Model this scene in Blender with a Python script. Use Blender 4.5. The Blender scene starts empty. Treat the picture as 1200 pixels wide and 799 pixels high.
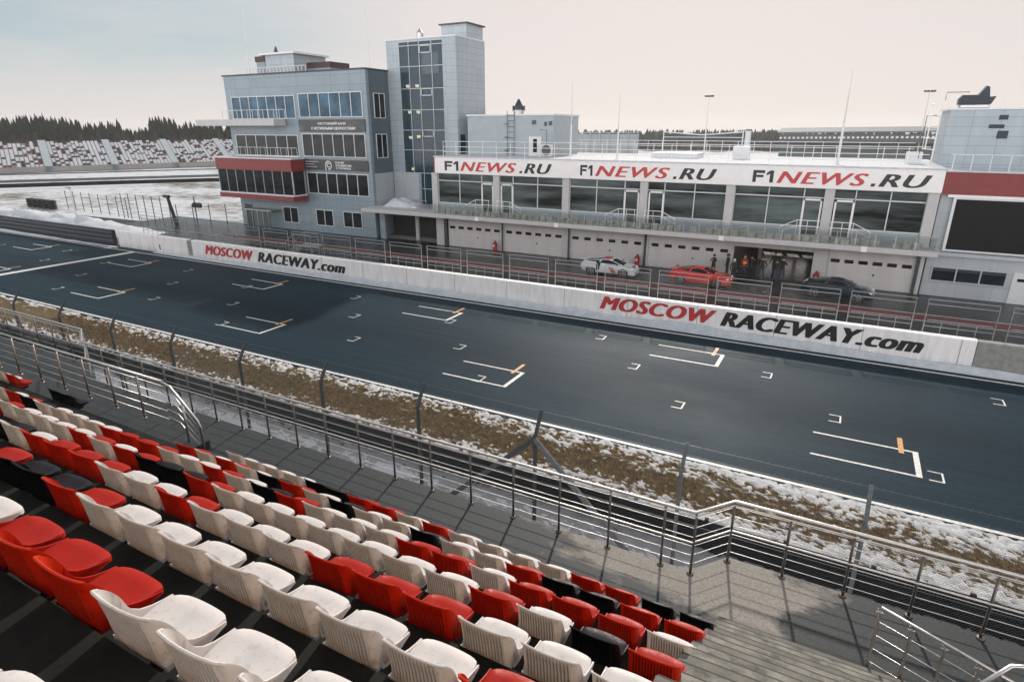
import bpy, bmesh, math, random
import numpy as np
from mathutils import Vector, Matrix
R = math.radians
random.seed(7); rng = np.random.default_rng(7)
SC = bpy.context.scene
COL = SC.collection
# ------------------------------------------------------------------ camera
cam = bpy.data.cameras.new('camera'); CAM = bpy.data.objects.new('camera', cam); COL.objects.link(CAM)
cam.sensor_width = 36; cam.lens = 21.42; cam.clip_start = 0.05; cam.clip_end = 6000
CAM.location = (0, 0, 11.1); CAM.rotation_euler = (R(90 - 19.28), R(0.0), R(28.27))
SC.camera = CAM
# ------------------------------------------------------------------ sun, sky, exposure
SUN_EL, SUN_AZ = 32.0, -12.5          # azimuth from +Y, clockwise positive
sun = bpy.data.lights.new('sun', 'SUN'); SUN = bpy.data.objects.new('sun', sun); COL.objects.link(SUN)
sun.energy = 4.0; sun.angle = R(1.8); sun.color = (1.0, 0.93, 0.84)
sd = Vector((math.sin(R(SUN_AZ)) * math.cos(R(SUN_EL)), math.cos(R(SUN_AZ)) * math.cos(R(SUN_EL)), math.sin(R(SUN_EL))))
SUN.rotation_euler = (-sd).to_track_quat('-Z', 'Y').to_euler(); SUN.location = (0, 0, 60)
W = bpy.data.worlds.new('World'); SC.world = W; W.use_nodes = True
nt = W.node_tree; nt.nodes.clear(); N = nt.nodes.new; L = nt.links.new
wo = N('ShaderNodeOutputWorld'); bg = N('ShaderNodeBackground'); bg.inputs[1].default_value = 0.10
sky = N('ShaderNodeTexSky'); sky.sky_type = 'NISHITA'; sky.sun_disc = False
sky.sun_elevation = R(SUN_EL); sky.sun_rotation = R(SUN_AZ); sky.air_density = 1.0; sky.dust_density = 2.0; sky.ozone_density = 1.5
tc = N('ShaderNodeTexCoord'); sep = N('ShaderNodeSeparateXYZ'); L(tc.outputs['Generated'], sep.inputs[0])
def wm(op, a, b=None, c=None, clamp=False):
    n = N('ShaderNodeMath'); n.operation = op; n.use_clamp = clamp
    for i, x in enumerate((a, b, c)):
        if x is None: continue
        if isinstance(x, (int, float)): n.inputs[i].default_value = x
        else: L(x, n.inputs[i])
    return n.outputs[0]
def wmix(f, a, b):
    n = N('ShaderNodeMix'); n.data_type = 'RGBA'
    if isinstance(f, (int, float)): n.inputs[0].default_value = f
    else: L(f, n.inputs[0])
    for i, x in ((6, a), (7, b)):
        if isinstance(x, tuple): n.inputs[i].default_value = (*x, 1)
        else: L(x, n.inputs[i])
    return n.outputs[2]
# thin high cloud veil: streaky noise stretched along the horizon
mp = N('ShaderNodeMapping'); mp.inputs['Scale'].default_value = (1.6, 1.6, 9.0); mp.inputs['Rotation'].default_value = (R(6), R(-9), 0)
L(tc.outputs['Generated'], mp.inputs[0])
nz = N('ShaderNodeTexNoise'); nz.inputs['Scale'].default_value = 1.9; nz.inputs['Detail'].default_value = 6; nz.inputs['Roughness'].default_value = 0.55
L(mp.outputs[0], nz.inputs['Vector'])
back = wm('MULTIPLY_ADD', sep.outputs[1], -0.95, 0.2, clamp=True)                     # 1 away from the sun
high = wm('SMOOTH_MIN', wm('MAXIMUM', sep.outputs[2], 0.0), 1.0, 0.1)
left = wm('MULTIPLY_ADD', sep.outputs[0], -3.2, -1.75, clamp=True)          # thinner veil to the left
veil_front = wmix(wm('MULTIPLY', sep.outputs[2], 2.5, clamp=True), (8.2, 7.55, 7.38), (7.65, 6.9, 6.75))
fill_back = wmix(wm('MULTIPLY', wm('MAXIMUM', sep.outputs[2], 0.0), 1.7, clamp=True), (46.0, 43.6, 43.0), (3.4, 4.7, 5.6))  # unseen low sky behind the camera, brightened as fill for shaded fronts
veil = wmix(wm('SMOOTHSTEP', 0, 1, back) if False else back, veil_front, fill_back)
gap = wm('MULTIPLY', wm('MULTIPLY', left, wm('MULTIPLY_ADD', nz.outputs['Fac'], -1.3, 1.35, clamp=True)), wm('MULTIPLY', wm('MAXIMUM', sep.outputs[2], 0), 9.0, clamp=True))
thin = wmix(0.92, sky.outputs[0], (2.6, 4.7, 5.5))
blue = wm('MULTIPLY', gap, 0.85, clamp=True)
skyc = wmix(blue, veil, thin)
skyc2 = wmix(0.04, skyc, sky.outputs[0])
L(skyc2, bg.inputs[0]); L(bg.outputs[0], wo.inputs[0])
SC.view_settings.view_transform = 'Standard'; SC.view_settings.look = 'None'
SC.view_settings.exposure = 0.0; SC.view_settings.gamma = 1.0; SC.view_settings.use_curve_mapping = False
SC.cycles.max_bounces = 6; SC.cycles.transparent_max_bounces = 12; SC.cycles.caustics_reflective = False; SC.cycles.caustics_refractive = False

# ------------------------------------------------------------------ materials
class NT:
    def __init__(s, name):
        s.m = bpy.data.materials.new(name); s.m.use_nodes = True; s.t = s.m.node_tree
        s.b = s.t.nodes['Principled BSDF']; s.out = s.t.nodes['Material Output']
    def n(s, t, **k):
        x = s.t.nodes.new(t)
        for a, v in k.items(): setattr(x, a, v)
        return x
    def l(s, a, b): s.t.links.new(a, b)
    def geo(s): return s.n('ShaderNodeNewGeometry')
    def obj(s): return s.n('ShaderNodeTexCoord').outputs['Object']
    def noise(s, vec, scale, detail=5, rough=.6):
        x = s.n('ShaderNodeTexNoise'); x.inputs['Scale'].default_value = scale; x.inputs['Detail'].default_value = detail; x.inputs['Roughness'].default_value = rough
        s.l(vec, x.inputs['Vector']); return x.outputs['Fac']
    def ramp(s, f, stops):
        r = s.n('ShaderNodeValToRGB'); e = r.color_ramp.elements
        while len(e) < len(stops): e.new(.5)
        for i, (p, c) in enumerate(stops):
            e[i].position = p; e[i].color = (*c, 1) if isinstance(c, tuple) else (c, c, c, 1)
        s.l(f, r.inputs[0]); return r.outputs[0]
    def mix(s, f, a, b, bt='MIX'):
        x = s.n('ShaderNodeMix', data_type='RGBA', blend_type=bt)
        if isinstance(f, (int, float)): x.inputs[0].default_value = f
        else: s.l(f, x.inputs[0])
        for i, v in ((6, a), (7, b)):
            if isinstance(v, tuple): x.inputs[i].default_value = (*v, 1)
            else: s.l(v, x.inputs[i])
        return x.outputs[2]
    def math(s, op, a, b=None, clamp=False):
        x = s.n('ShaderNodeMath', operation=op, use_clamp=clamp)
        for i, v in enumerate((a, b)):
            if v is None: continue
            if isinstance(v, (int, float)): x.inputs[i].default_value = v
            else: s.l(v, x.inputs[i])
        return x.outputs[0]
    def bump(s, h, strength=.3, dist=.02):
        x = s.n('ShaderNodeBump'); x.inputs['Strength'].default_value = strength; x.inputs['Distance'].default_value = dist
        s.l(h, x.inputs['Height']); s.l(x.outputs[0], s.b.inputs['Normal'])
    def scale(s, vec, sc):
        x = s.n('ShaderNodeMapping'); x.inputs['Scale'].default_value = sc; s.l(vec, x.inputs[0]); return x.outputs[0]
    def set(s, **k):
        for a, v in k.items():
            i = s.b.inputs[a.replace('_', ' ')]
            if isinstance(v, (int, float)): i.default_value = v
            elif isinstance(v, tuple): i.default_value = (*v, 1)
            else: s.l(v, i)

def mat(name, col, rough=.6, metal=0., var=.12, scale=3., bump=0., spec=.5, coat=0.):
    """plain colour with mottling from world-space noise"""
    q = NT(name); p = q.geo().outputs['Position']
    f = q.noise(p, scale, 6)
    lo = tuple(c * (1 - var) for c in col); hi = tuple(min(1, c * (1 + var)) for c in col)
    q.set(Base_Color=q.ramp(f, [(.3, lo), (.7, hi)]), Metallic=metal, Specular_IOR_Level=spec, Coat_Weight=coat)
    q.set(Roughness=q.ramp(f, [(.3, max(.02, rough - .08)), (.7, min(1, rough + .08))]))
    if bump: q.bump(q.noise(p, scale * 8, 4), bump, .01)
    return q.m

def cladding(name, col, pw, ph, joint=.55, rough=.45, mortar=.02, var=.06):
    """metal cassette panels with joints, laid out in world space along walls"""
    q = NT(name); g = q.geo(); sp = q.n('ShaderNodeSeparateXYZ'); q.l(g.outputs['Position'], sp.inputs[0])
    cb = q.n('ShaderNodeCombineXYZ'); q.l(q.math('ADD', sp.outputs[0], sp.outputs[1]), cb.inputs[0]); q.l(sp.outputs[2], cb.inputs[1])
    br = q.n('ShaderNodeTexBrick', offset=0.0, squash=1.0); q.l(cb.outputs[0], br.inputs['Vector'])
    br.inputs['Scale'].default_value = 1; br.inputs['Brick Width'].default_value = pw; br.inputs['Row Height'].default_value = ph
    br.inputs['Mortar Size'].default_value = mortar; br.inputs['Mortar Smooth'].default_value = .3; br.inputs['Bias'].default_value = 0
    br.inputs['Color1'].default_value = (*[c * (1 - var) for c in col], 1); br.inputs['Color2'].default_value = (*[min(1, c * (1 + var)) for c in col], 1)
    br.inputs['Mortar'].default_value = (*[c * joint for c in col], 1)
    st = q.noise(q.scale(g.outputs['Position'], (1.2, 1.2, .15)), 1.5, 5)
    q.set(Base_Color=q.mix(q.ramp(st, [(.42, 0.), (.72, .45)]), br.outputs['Color'], tuple(c * .72 for c in col)), Roughness=rough, Metallic=.0)
    q.bump(br.outputs['Fac'], -.3, .01)
    return q.m

def plastic(name, col, trans, stain_and_shade, pan=False):
    q = NT(name); o = q.obj(); g = q.geo()
    f = q.noise(g.outputs['Position'], 60, 3, .7)
    dirt = q.noise(g.outputs['Position'], 9, 6, .7)
    sp = q.n('ShaderNodeSeparateXYZ'); q.l(o, sp.inputs[0])
    low = q.math('MULTIPLY', q.math('SUBTRACT', .14, sp.outputs[2], True), 5, True)
    c = q.mix(q.ramp(f, [(.55, 0.), (.72, .22)]), col, tuple(x * .62 for x in col))
    if not pan:
        gr = q.n('ShaderNodeAttribute', attribute_name='groove'); c = q.mix(q.math('MULTIPLY', gr.outputs['Fac'], .95), c, tuple(x * .34 for x in stain_and_shade))  # rib grooves darkened in the colour, standing in for shade between ribs
        c = q.mix(q.math('MULTIPLY', q.ramp(dirt, [(.34, .1), (.62, .85)]), low, True), c, stain_and_shade)
    c = q.mix(q.ramp(dirt, [(.55, 0.), (.85, .06)]), c, stain_and_shade)
    oi = q.n('ShaderNodeObjectInfo'); c = q.mix(q.math('MULTIPLY', oi.outputs['Random'], .16), c, tuple(x * .72 + .01 for x in col))
    spots = q.noise(g.outputs['Position'], 22, 2, .5); c = q.mix(q.ramp(spots, [(.60, 0.), (.66, .22)]), c, stain_and_shade)
    q.set(Base_Color=c, Roughness=q.ramp(f, [(.4, .38), (.7, .62)]), Specular_IOR_Level=.25)
    q.bump(f, .25, .004)
    tr = q.n('ShaderNodeBsdfTranslucent'); q.l(q.mix(1.0, c, trans, 'MULTIPLY'), tr.inputs[0])
    mx = q.n('ShaderNodeMixShader'); mx.inputs[0].default_value = .38
    q.l(q.b.outputs[0], mx.inputs[1]); q.l(tr.outputs[0], mx.inputs[2]); q.l(mx.outputs[0], q.out.inputs[0])
    return q.m

def glass_dark(name, col=(.012, .017, .02), rough=.06, ior=1.5, sc=(.7, .7, .7), hi=1.7):
    q = NT(name); p = q.geo().outputs['Position']
    f = q.noise(q.scale(p, sc), 1.0, 4)
    q.set(Base_Color=q.ramp(f, [(.35, tuple(c * .6 for c in col)), (.7, tuple(c * hi for c in col))]), Roughness=rough, IOR=1.0 + (ior - 1.0) * .42, Specular_IOR_Level=.5)
    q.bump(q.noise(p, .9, 2), .05, .02)
    return q.m

def glass_clear(name, tint, refl=.12, mixf=.25, ctint=None):
    """see-through tinted pane"""
    q = NT(name)
    tr = q.n('ShaderNodeBsdfTransparent'); tr.inputs[0].default_value = (*tint, 1)
    q.set(Base_Color=ctint or tint, Roughness=.08)
    fr = q.n('ShaderNodeFresnel'); fr.inputs[0].default_value = 1.45
    mx = q.n('ShaderNodeMixShader'); q.l(q.math('ADD', q.math('MULTIPLY', fr.outputs[0], refl * 6, True), mixf, True), mx.inputs[0])
    q.l(tr.outputs[0], mx.inputs[1]); q.l(q.b.outputs[0], mx.inputs[2]); q.l(mx.outputs[0], q.out.inputs[0])
    return q.m

def emit(name, col, st):
    q = NT(name); q.set(Base_Color=col, Emission_Color=col, Emission_Strength=st); return q.m

M = {}
M['steel'] = mat('galvanised_steel', (.42, .43, .44), .38, .85, .2, 14)
M['rail'] = mat('stainless_tube', (.60, .58, .56), .34, 1.0, .1, 20)
M['postwarm'] = mat('aged_rail_post', (.36, .28, .24), .45, .6, .3, 12)
M['post_grey'] = mat('grey_fence_post', (.17, .18, .19), .5, .3, .3, 10)
M['post_dark'] = mat('weathered_steel', (.075, .08, .085), .5, .4, .3, 10)
M['rust'] = mat('rail_post_steel', (.16, .14, .12), .42, .7, .3, 12)
M['barrier'] = mat('weathered_barrier_steel', (.010, .011, .012), .8, 0, .3, 6, 0, .15)
M['wire'] = mat('wire_mesh_steel', (.16, .17, .18), .5, .6, .2, 8)
M['black'] = mat('black_rubber', (.012, .012, .013), .7, 0, .3, 6)
M['dark'] = mat('dark_interior', (.02, .022, .024), .8, 0, .3, 2)
M['white'] = mat('white_paint', (.80, .775, .765), .5, 0, .05, 2)
M['wallwhite'] = None
M['letter_red'] = mat('red_lettering', (.50, .045, .045), .5, 0, .1, 2)
M['letter_black'] = mat('black_lettering', (.016, .017, .019), .5, 0, .2, 2)
M['maroon'] = mat('maroon_roof_trim', (.055, .018, .018), .6, 0, .2, 3)
M['redclad'] = cladding('red_cladding', (.21, .022, .022), 3.0, .75, .7, .5)
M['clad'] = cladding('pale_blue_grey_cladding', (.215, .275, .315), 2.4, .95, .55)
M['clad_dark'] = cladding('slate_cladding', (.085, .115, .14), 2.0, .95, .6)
M['clad_light'] = cladding('light_cladding', (.40, .43, .45), 2.0, .95, .72)
M['tower'] = cladding('tower_cladding', (.33, .385, .42), 1.6, .62, .62)
M['garage'] = cladding('garage_door_sheet', (.56, .53, .525), 8.0, .5, .86, .5, .012, .02)
M['render'] = mat('pale_render', (.48, .47, .468), .7, 0, .08, 1.2)
M['renderb'] = mat('cool_render', (.34, .385, .41), .7, 0, .08, 1.2)
M['frame'] = mat('white_window_frame', (.62, .63, .64), .45, 0, .06, 4)
M['framegrey'] = mat('grey_window_frame', (.40, .44, .47), .45, .2, .06, 4)
M['pane'] = glass_dark('dark_glass')
M['paneblue'] = glass_dark('blue_glass', (.04, .095, .145), .08)
M['panegreen'] = glass_dark('streak_reflection_glass', (.024, .029, .029), .07, 1.5, (.12, .3, .9), 6.5)  # pale streaks in the base colour stand in for reflections
M['glass'] = glass_clear('tower_glass', (.46, .50, .52), .10, .38, (.045, .10, .14))
M['balglass'] = glass_clear('balcony_glass', (.86, .88, .87), .06, .06, (.14, .16, .16))
M['carglass'] = glass_dark('car_glass', (.012, .014, .016), .04)
M['screen'] = mat('led_screen', (.014, .014, .015), .7, 0, .15, 3, 0, .12)
M['lamp'] = emit('warm_lamp', (1.0, .74, .42), 9.0)
M['roof_dark'] = mat('dark_roof_trim', (.05, .06, .07), .6, .2, .2, 3)
M['bluepaint'] = mat('blue_ventilator_paint', (.013, .024, .036), .6, .0, .2, 4)
M['redpaint'] = mat('red_paint', (.40, .02, .02), .35, 0, .1, 5, coat=.3)
M['carred'] = mat('red_car_paint', (.58, .035, .02), .25, 0, .05, 3, coat=1.0)
M['carwhite'] = mat('white_car_paint', (.62, .65, .68), .25, 0, .05, 3, coat=1.0)
M['carblue'] = mat('dark_blue_car_paint', (.015, .035, .05), .2, .3, .1, 3, coat=1.0)
M['chrome'] = mat('alloy_wheel', (.35, .36, .37), .3, .9, .1, 20)
M['headlight'] = mat('headlight_glass', (.75, .78, .8), .1, 0, .05, 10)
M['bark'] = mat('bark', (.06, .05, .042), .9, 0, .3, 6)
M['skin'] = mat('skin', (.45, .27, .2), .6, 0, .08, 20)
M['concrete'] = mat('precast_concrete', (.27, .265, .25), .85, 0, .25, 4, .3)

def snow_mat():
    q = NT('snow'); p = q.geo().outputs['Position']
    f = q.noise(p, 2.2, 8, .65)
    q.set(Base_Color=q.ramp(f, [(.3, (.42, .45, .49)), (.62, (.56, .58, .61))]), Roughness=.8, Specular_IOR_Level=.2, Subsurface_Weight=0.0)
    q.bump(q.noise(p, 7, 6, .7), .6, .05); return q.m
M['snow'] = snow_mat(); M['snow_fresh'] = mat('fresh_snow', (.86, .89, .93), .8, 0, .05, 2, .4, .2)

def pitwall_mat():
    q = NT('pit_wall_paint'); p = q.geo().outputs['Position']
    st = q.noise(q.scale(p, (2.2, 2.2, .35)), 1.6, 6, .65)
    sp = q.n('ShaderNodeSeparateXYZ'); q.l(p, sp.inputs[0])
    low = q.math('MULTIPLY', q.math('SUBTRACT', .55, sp.outputs[2], True), 1.6, True)
    c = q.mix(q.ramp(st, [(.42, 0.), (.75, .55)]), (.92, .885, .87), (.60, .56, .54))
    c = q.mix(q.math('MULTIPLY', low, q.ramp(st, [(.3, .1), (.7, .8)]), True), c, (.34, .32, .31))
    q.set(Base_Color=c, Roughness=.55); q.bump(q.noise(p, 12, 4), .15, .01); return q.m
M['wallwhite'] = pitwall_mat()

def asphalt(name, base, rough, streak, ior=1.13, tint=(.55, .8, 1.0)):
    q = NT(name); p = q.geo().outputs['Position']
    fine = q.noise(p, 38, 3, .8); big = q.noise(q.scale(p, (.05, .55, 1)), 1.2, 6, .6); patch = q.noise(q.scale(p, (.12, .25, 1)), 1.0, 5, .6)
    c = q.mix(q.ramp(fine, [(.3, 0.), (.75, 1.)]), tuple(x * .55 for x in base), tuple(x * 1.5 for x in base))
    st2 = q.noise(q.scale(p, (.035, 5.5, 1)), 1.0, 5, .65); c = q.mix(q.ramp(st2, [(.36, 0.), (.66, .55)]), c, tuple(x * 1.75 for x in base))
    mid_ = q.noise(p, 3.2, 6, .75); c = q.mix(q.ramp(mid_, [(.38, 0.), (.68, .5)]), c, tuple(x * .55 for x in base))
    c = q.mix(q.ramp(big, [(.38, 0.), (.66, streak)]), c, tuple(x * .5 for x in base))
    sp = q.n('ShaderNodeSeparateXYZ'); q.l(p, sp.inputs[0])
    # dark rubber lines laid by tyres
    lane = q.math('ABSOLUTE', q.math('SUBTRACT', sp.outputs[1], 25.6)); lane = q.math('SUBTRACT', 1.0, q.math('MULTIPLY', lane, .35), True)
    c = q.mix(q.math('MULTIPLY', lane, .35), c, tuple(x * .35 for x in base))
    for sy in (23.35, 26.9, 30.45):
        d_ = q.math('ABSOLUTE', q.math('SUBTRACT', sp.outputs[1], sy)); c = q.mix(q.math('MULTIPLY', q.math('LESS_THAN', d_, .022), .55), c, tuple(x * .4 for x in base))
    q.set(Base_Color=c, Roughness=q.math('ADD', q.math('MULTIPLY', q.ramp(patch, [(.35, 0.), (.65, 1.)]), .07), rough), IOR=ior, Specular_IOR_Level=.5, Specular_Tint=tint)
    q.bump(fine, .5, .006); return q.m
M['asphalt'] = asphalt('track_asphalt', (.0105, .0255, .038), .56, .30)
M['pitlane'] = asphalt('pit_lane_asphalt', (.026, .029, .030), .26, .5, 1.30, (.8, .9, 1.0))
M['service'] = asphalt('service_road_asphalt', (.05, .06, .07), .55, .5)

def ground_mat():
    q = NT('snowy_field'); p = q.geo().outputs['Position']
    a = q.noise(q.scale(p, (.03, .05, 1)), 1., 8, .6); b = q.noise(p, .5, 8, .7)
    m = q.ramp(q.math('ADD', q.math('MULTIPLY', a, .65), q.math('MULTIPLY', b, .35)), [(.40, 1.), (.49, 0.)])
    c = q.mix(m, q.ramp(b, [(.3, (.40, .43, .47)), (.65, (.54, .56, .59))]), (.13, .12, .10))
    q.set(Base_Color=c, Roughness=.85, Specular_IOR_Level=.2); q.bump(b, .4, .1); return q.m
M['ground'] = ground_mat()

def walkway_mat():
    q = NT('walkway_concrete'); p = q.geo().outputs['Position']
    sp = q.n('ShaderNodeSeparateXYZ'); q.l(p, sp.inputs[0])
    n1 = q.noise(q.scale(p, (.55, 1.1, 1)), 1.1, 7, .62); n2 = q.noise(p, 24, 6, .8)
    grad = q.math('MULTIPLY', q.math('ADD', sp.outputs[0], 2.3), .17)
    gr2 = q.math('MAXIMUM', q.math('MULTIPLY', q.math('SUBTRACT', sp.outputs[0], .25), -.55), -1.2)
    edge = q.math('MULTIPLY', q.math('SUBTRACT', sp.outputs[1], 7.6), .16)
    dry = q.ramp(q.math('ADD', q.math('ADD', q.math('MINIMUM', grad, gr2), edge), q.math('SUBTRACT', q.math('MULTIPLY', n1, 2.2), .62)), [(.40, 0.), (.60, 1.)])
    wet = q.mix(q.ramp(n2, [(.3, 0.), (.7, 1.)]), (.016, .021, .024), (.050, .056, .060))
    dr = q.mix(q.ramp(n2, [(.3, 0.), (.7, 1.)]), (.17, .155, .14), (.36, .335, .30))
    q.set(Base_Color=q.mix(dry, wet, dr), Specular_IOR_Level=.2, Roughness=q.math('ADD', q.math('MULTIPLY', dry, .25), .6)); q.bump(n2, .7, .008); return q.m
M['walkway'] = walkway_mat()
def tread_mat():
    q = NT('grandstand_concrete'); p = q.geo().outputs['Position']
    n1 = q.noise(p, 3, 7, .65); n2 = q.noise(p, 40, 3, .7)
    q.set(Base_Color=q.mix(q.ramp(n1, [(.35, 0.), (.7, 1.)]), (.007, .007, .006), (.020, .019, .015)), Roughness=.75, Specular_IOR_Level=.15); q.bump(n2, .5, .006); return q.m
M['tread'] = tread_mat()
def stair_mat():
    q = NT('stair_concrete'); p = q.geo().outputs['Position']
    n1 = q.noise(q.scale(p, (1.4, 1.8, 1.4)), 2.6, 8, .7); n2 = q.noise(p, 50, 3, .7)
    q.set(Base_Color=q.mix(q.ramp(n1, [(.36, 0.), (.62, 1.)]), (.06, .058, .05), (.25, .24, .205)), Roughness=.75); q.bump(n2, .6, .006); return q.m
M['stair'] = stair_mat(); M['stair2'] = mat('worn_stair_concrete', (.15, .143, .122), .8, 0, .4, 5, .4); M['nosing'] = mat('chipped_nosing', (.055, .055, .05), .8, 0, .4, 9, .4)

def verge_mat():
    q = NT('snow_patched_grass'); p = q.geo().outputs['Position']
    at = q.n('ShaderNodeAttribute', attribute_name='snow'); n = q.noise(p, 6, 7, .7); n2 = q.noise(p, 45, 4, .8)
    m = q.ramp(q.math('ADD', at.outputs['Fac'], q.math('MULTIPLY', q.math('SUBTRACT', n2, .5), .25)), [(.48, 0.), (.55, 1.)])
    g = q.ramp(n, [(.3, (.045, .030, .014)), (.5, (.115, .076, .032)), (.72, (.23, .155, .07))])
    q.set(Base_Color=q.mix(m, g, q.ramp(n, [(.3, (.46, .48, .50)), (.7, (.66, .66, .66))])), Roughness=.9, Specular_IOR_Level=.15)
    q.bump(n2, .8, .03); return q.m
M['verge'] = verge_mat()
def blade_mat():
    q = NT('dry_grass_blades'); p = q.geo().outputs['Position']; n = q.noise(p, 3.5, 4, .7)
    c = q.ramp(n, [(.3, (.055, .040, .018)), (.5, (.155, .105, .045)), (.72, (.37, .265, .13))])
    q.set(Base_Color=c, Roughness=.8)
    tr = q.n('ShaderNodeBsdfTranslucent'); q.l(c, tr.inputs[0]); mx = q.n('ShaderNodeMixShader'); mx.inputs[0].default_value = .35
    q.l(q.b.outputs[0], mx.inputs[1]); q.l(tr.outputs[0], mx.inputs[2]); q.l(mx.outputs[0], q.out.inputs[0]); return q.m
M['blade'] = blade_mat()
def mark_mat(name, col):
    q = NT(name); p = q.geo().outputs['Position']; n = q.noise(p, 9, 6, .7)
    q.set(Base_Color=q.mix(q.ramp(n, [(.42, 0.), (.75, .75)]), col, (.06, .065, .07)), Roughness=.55); return q.m
M['mark'] = mark_mat('road_marking_white', (.74, .73, .70)); M['orange'] = mark_mat('road_marking_orange', (.62, .28, .05))
def kerb_mat():
    q = NT('pit_kerb_paint'); p = q.geo().outputs['Position']; n = q.noise(p, .8, 6, .7); n2 = q.noise(p, 20, 3)
    q.set(Base_Color=q.mix(q.ramp(n, [(.4, 0.), (.7, .7)]), (.15, .022, .025), (.05, .04, .04)), Roughness=.5); return q.m
M['kerb'] = kerb_mat()
def foliage(name, a, b):
    q = NT(name); p = q.geo().outputs['Position']; n = q.noise(p, .8, 5, .7)
    q.set(Base_Color=q.ramp(n, [(.3, a), (.7, b)]), Roughness=.9, Specular_IOR_Level=.1); return q.m
M['spruce'] = foliage('spruce_needles', (.010, .014, .012), (.030, .036, .028))
M['bare'] = foliage('bare_twigs', (.045, .035, .03), (.10, .08, .07))
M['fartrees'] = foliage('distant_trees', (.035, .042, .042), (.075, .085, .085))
def banner_mat():
    q = NT('advert_banner'); p = q.geo().outputs['Position']; n = q.noise(q.scale(p, (.35, .35, .5)), 1.3, 2)
    q.set(Base_Color=q.ramp(n, [(.45, (.022, .028, .034)), (.62, (.06, .06, .058)), (.75, (.19, .155, .12))]), Roughness=.4); return q.m
M['banner'] = banner_mat()
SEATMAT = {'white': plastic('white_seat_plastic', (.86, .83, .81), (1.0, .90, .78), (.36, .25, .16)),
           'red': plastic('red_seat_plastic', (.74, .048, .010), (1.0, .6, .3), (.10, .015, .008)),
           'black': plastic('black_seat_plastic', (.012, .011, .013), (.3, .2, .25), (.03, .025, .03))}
PANMAT = {'white': plastic('white_pan_plastic', (.87, .86, .865), (1.0, .85, .7), (.5, .42, .36), True), 'red': plastic('red_pan_plastic', (.56, .020, .008), (1.0, .35, .15), (.25, .02, .012), True), 'black': plastic('black_pan_plastic', (.020, .014, .020), (.3, .2, .25), (.05, .04, .05), True)}

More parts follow.
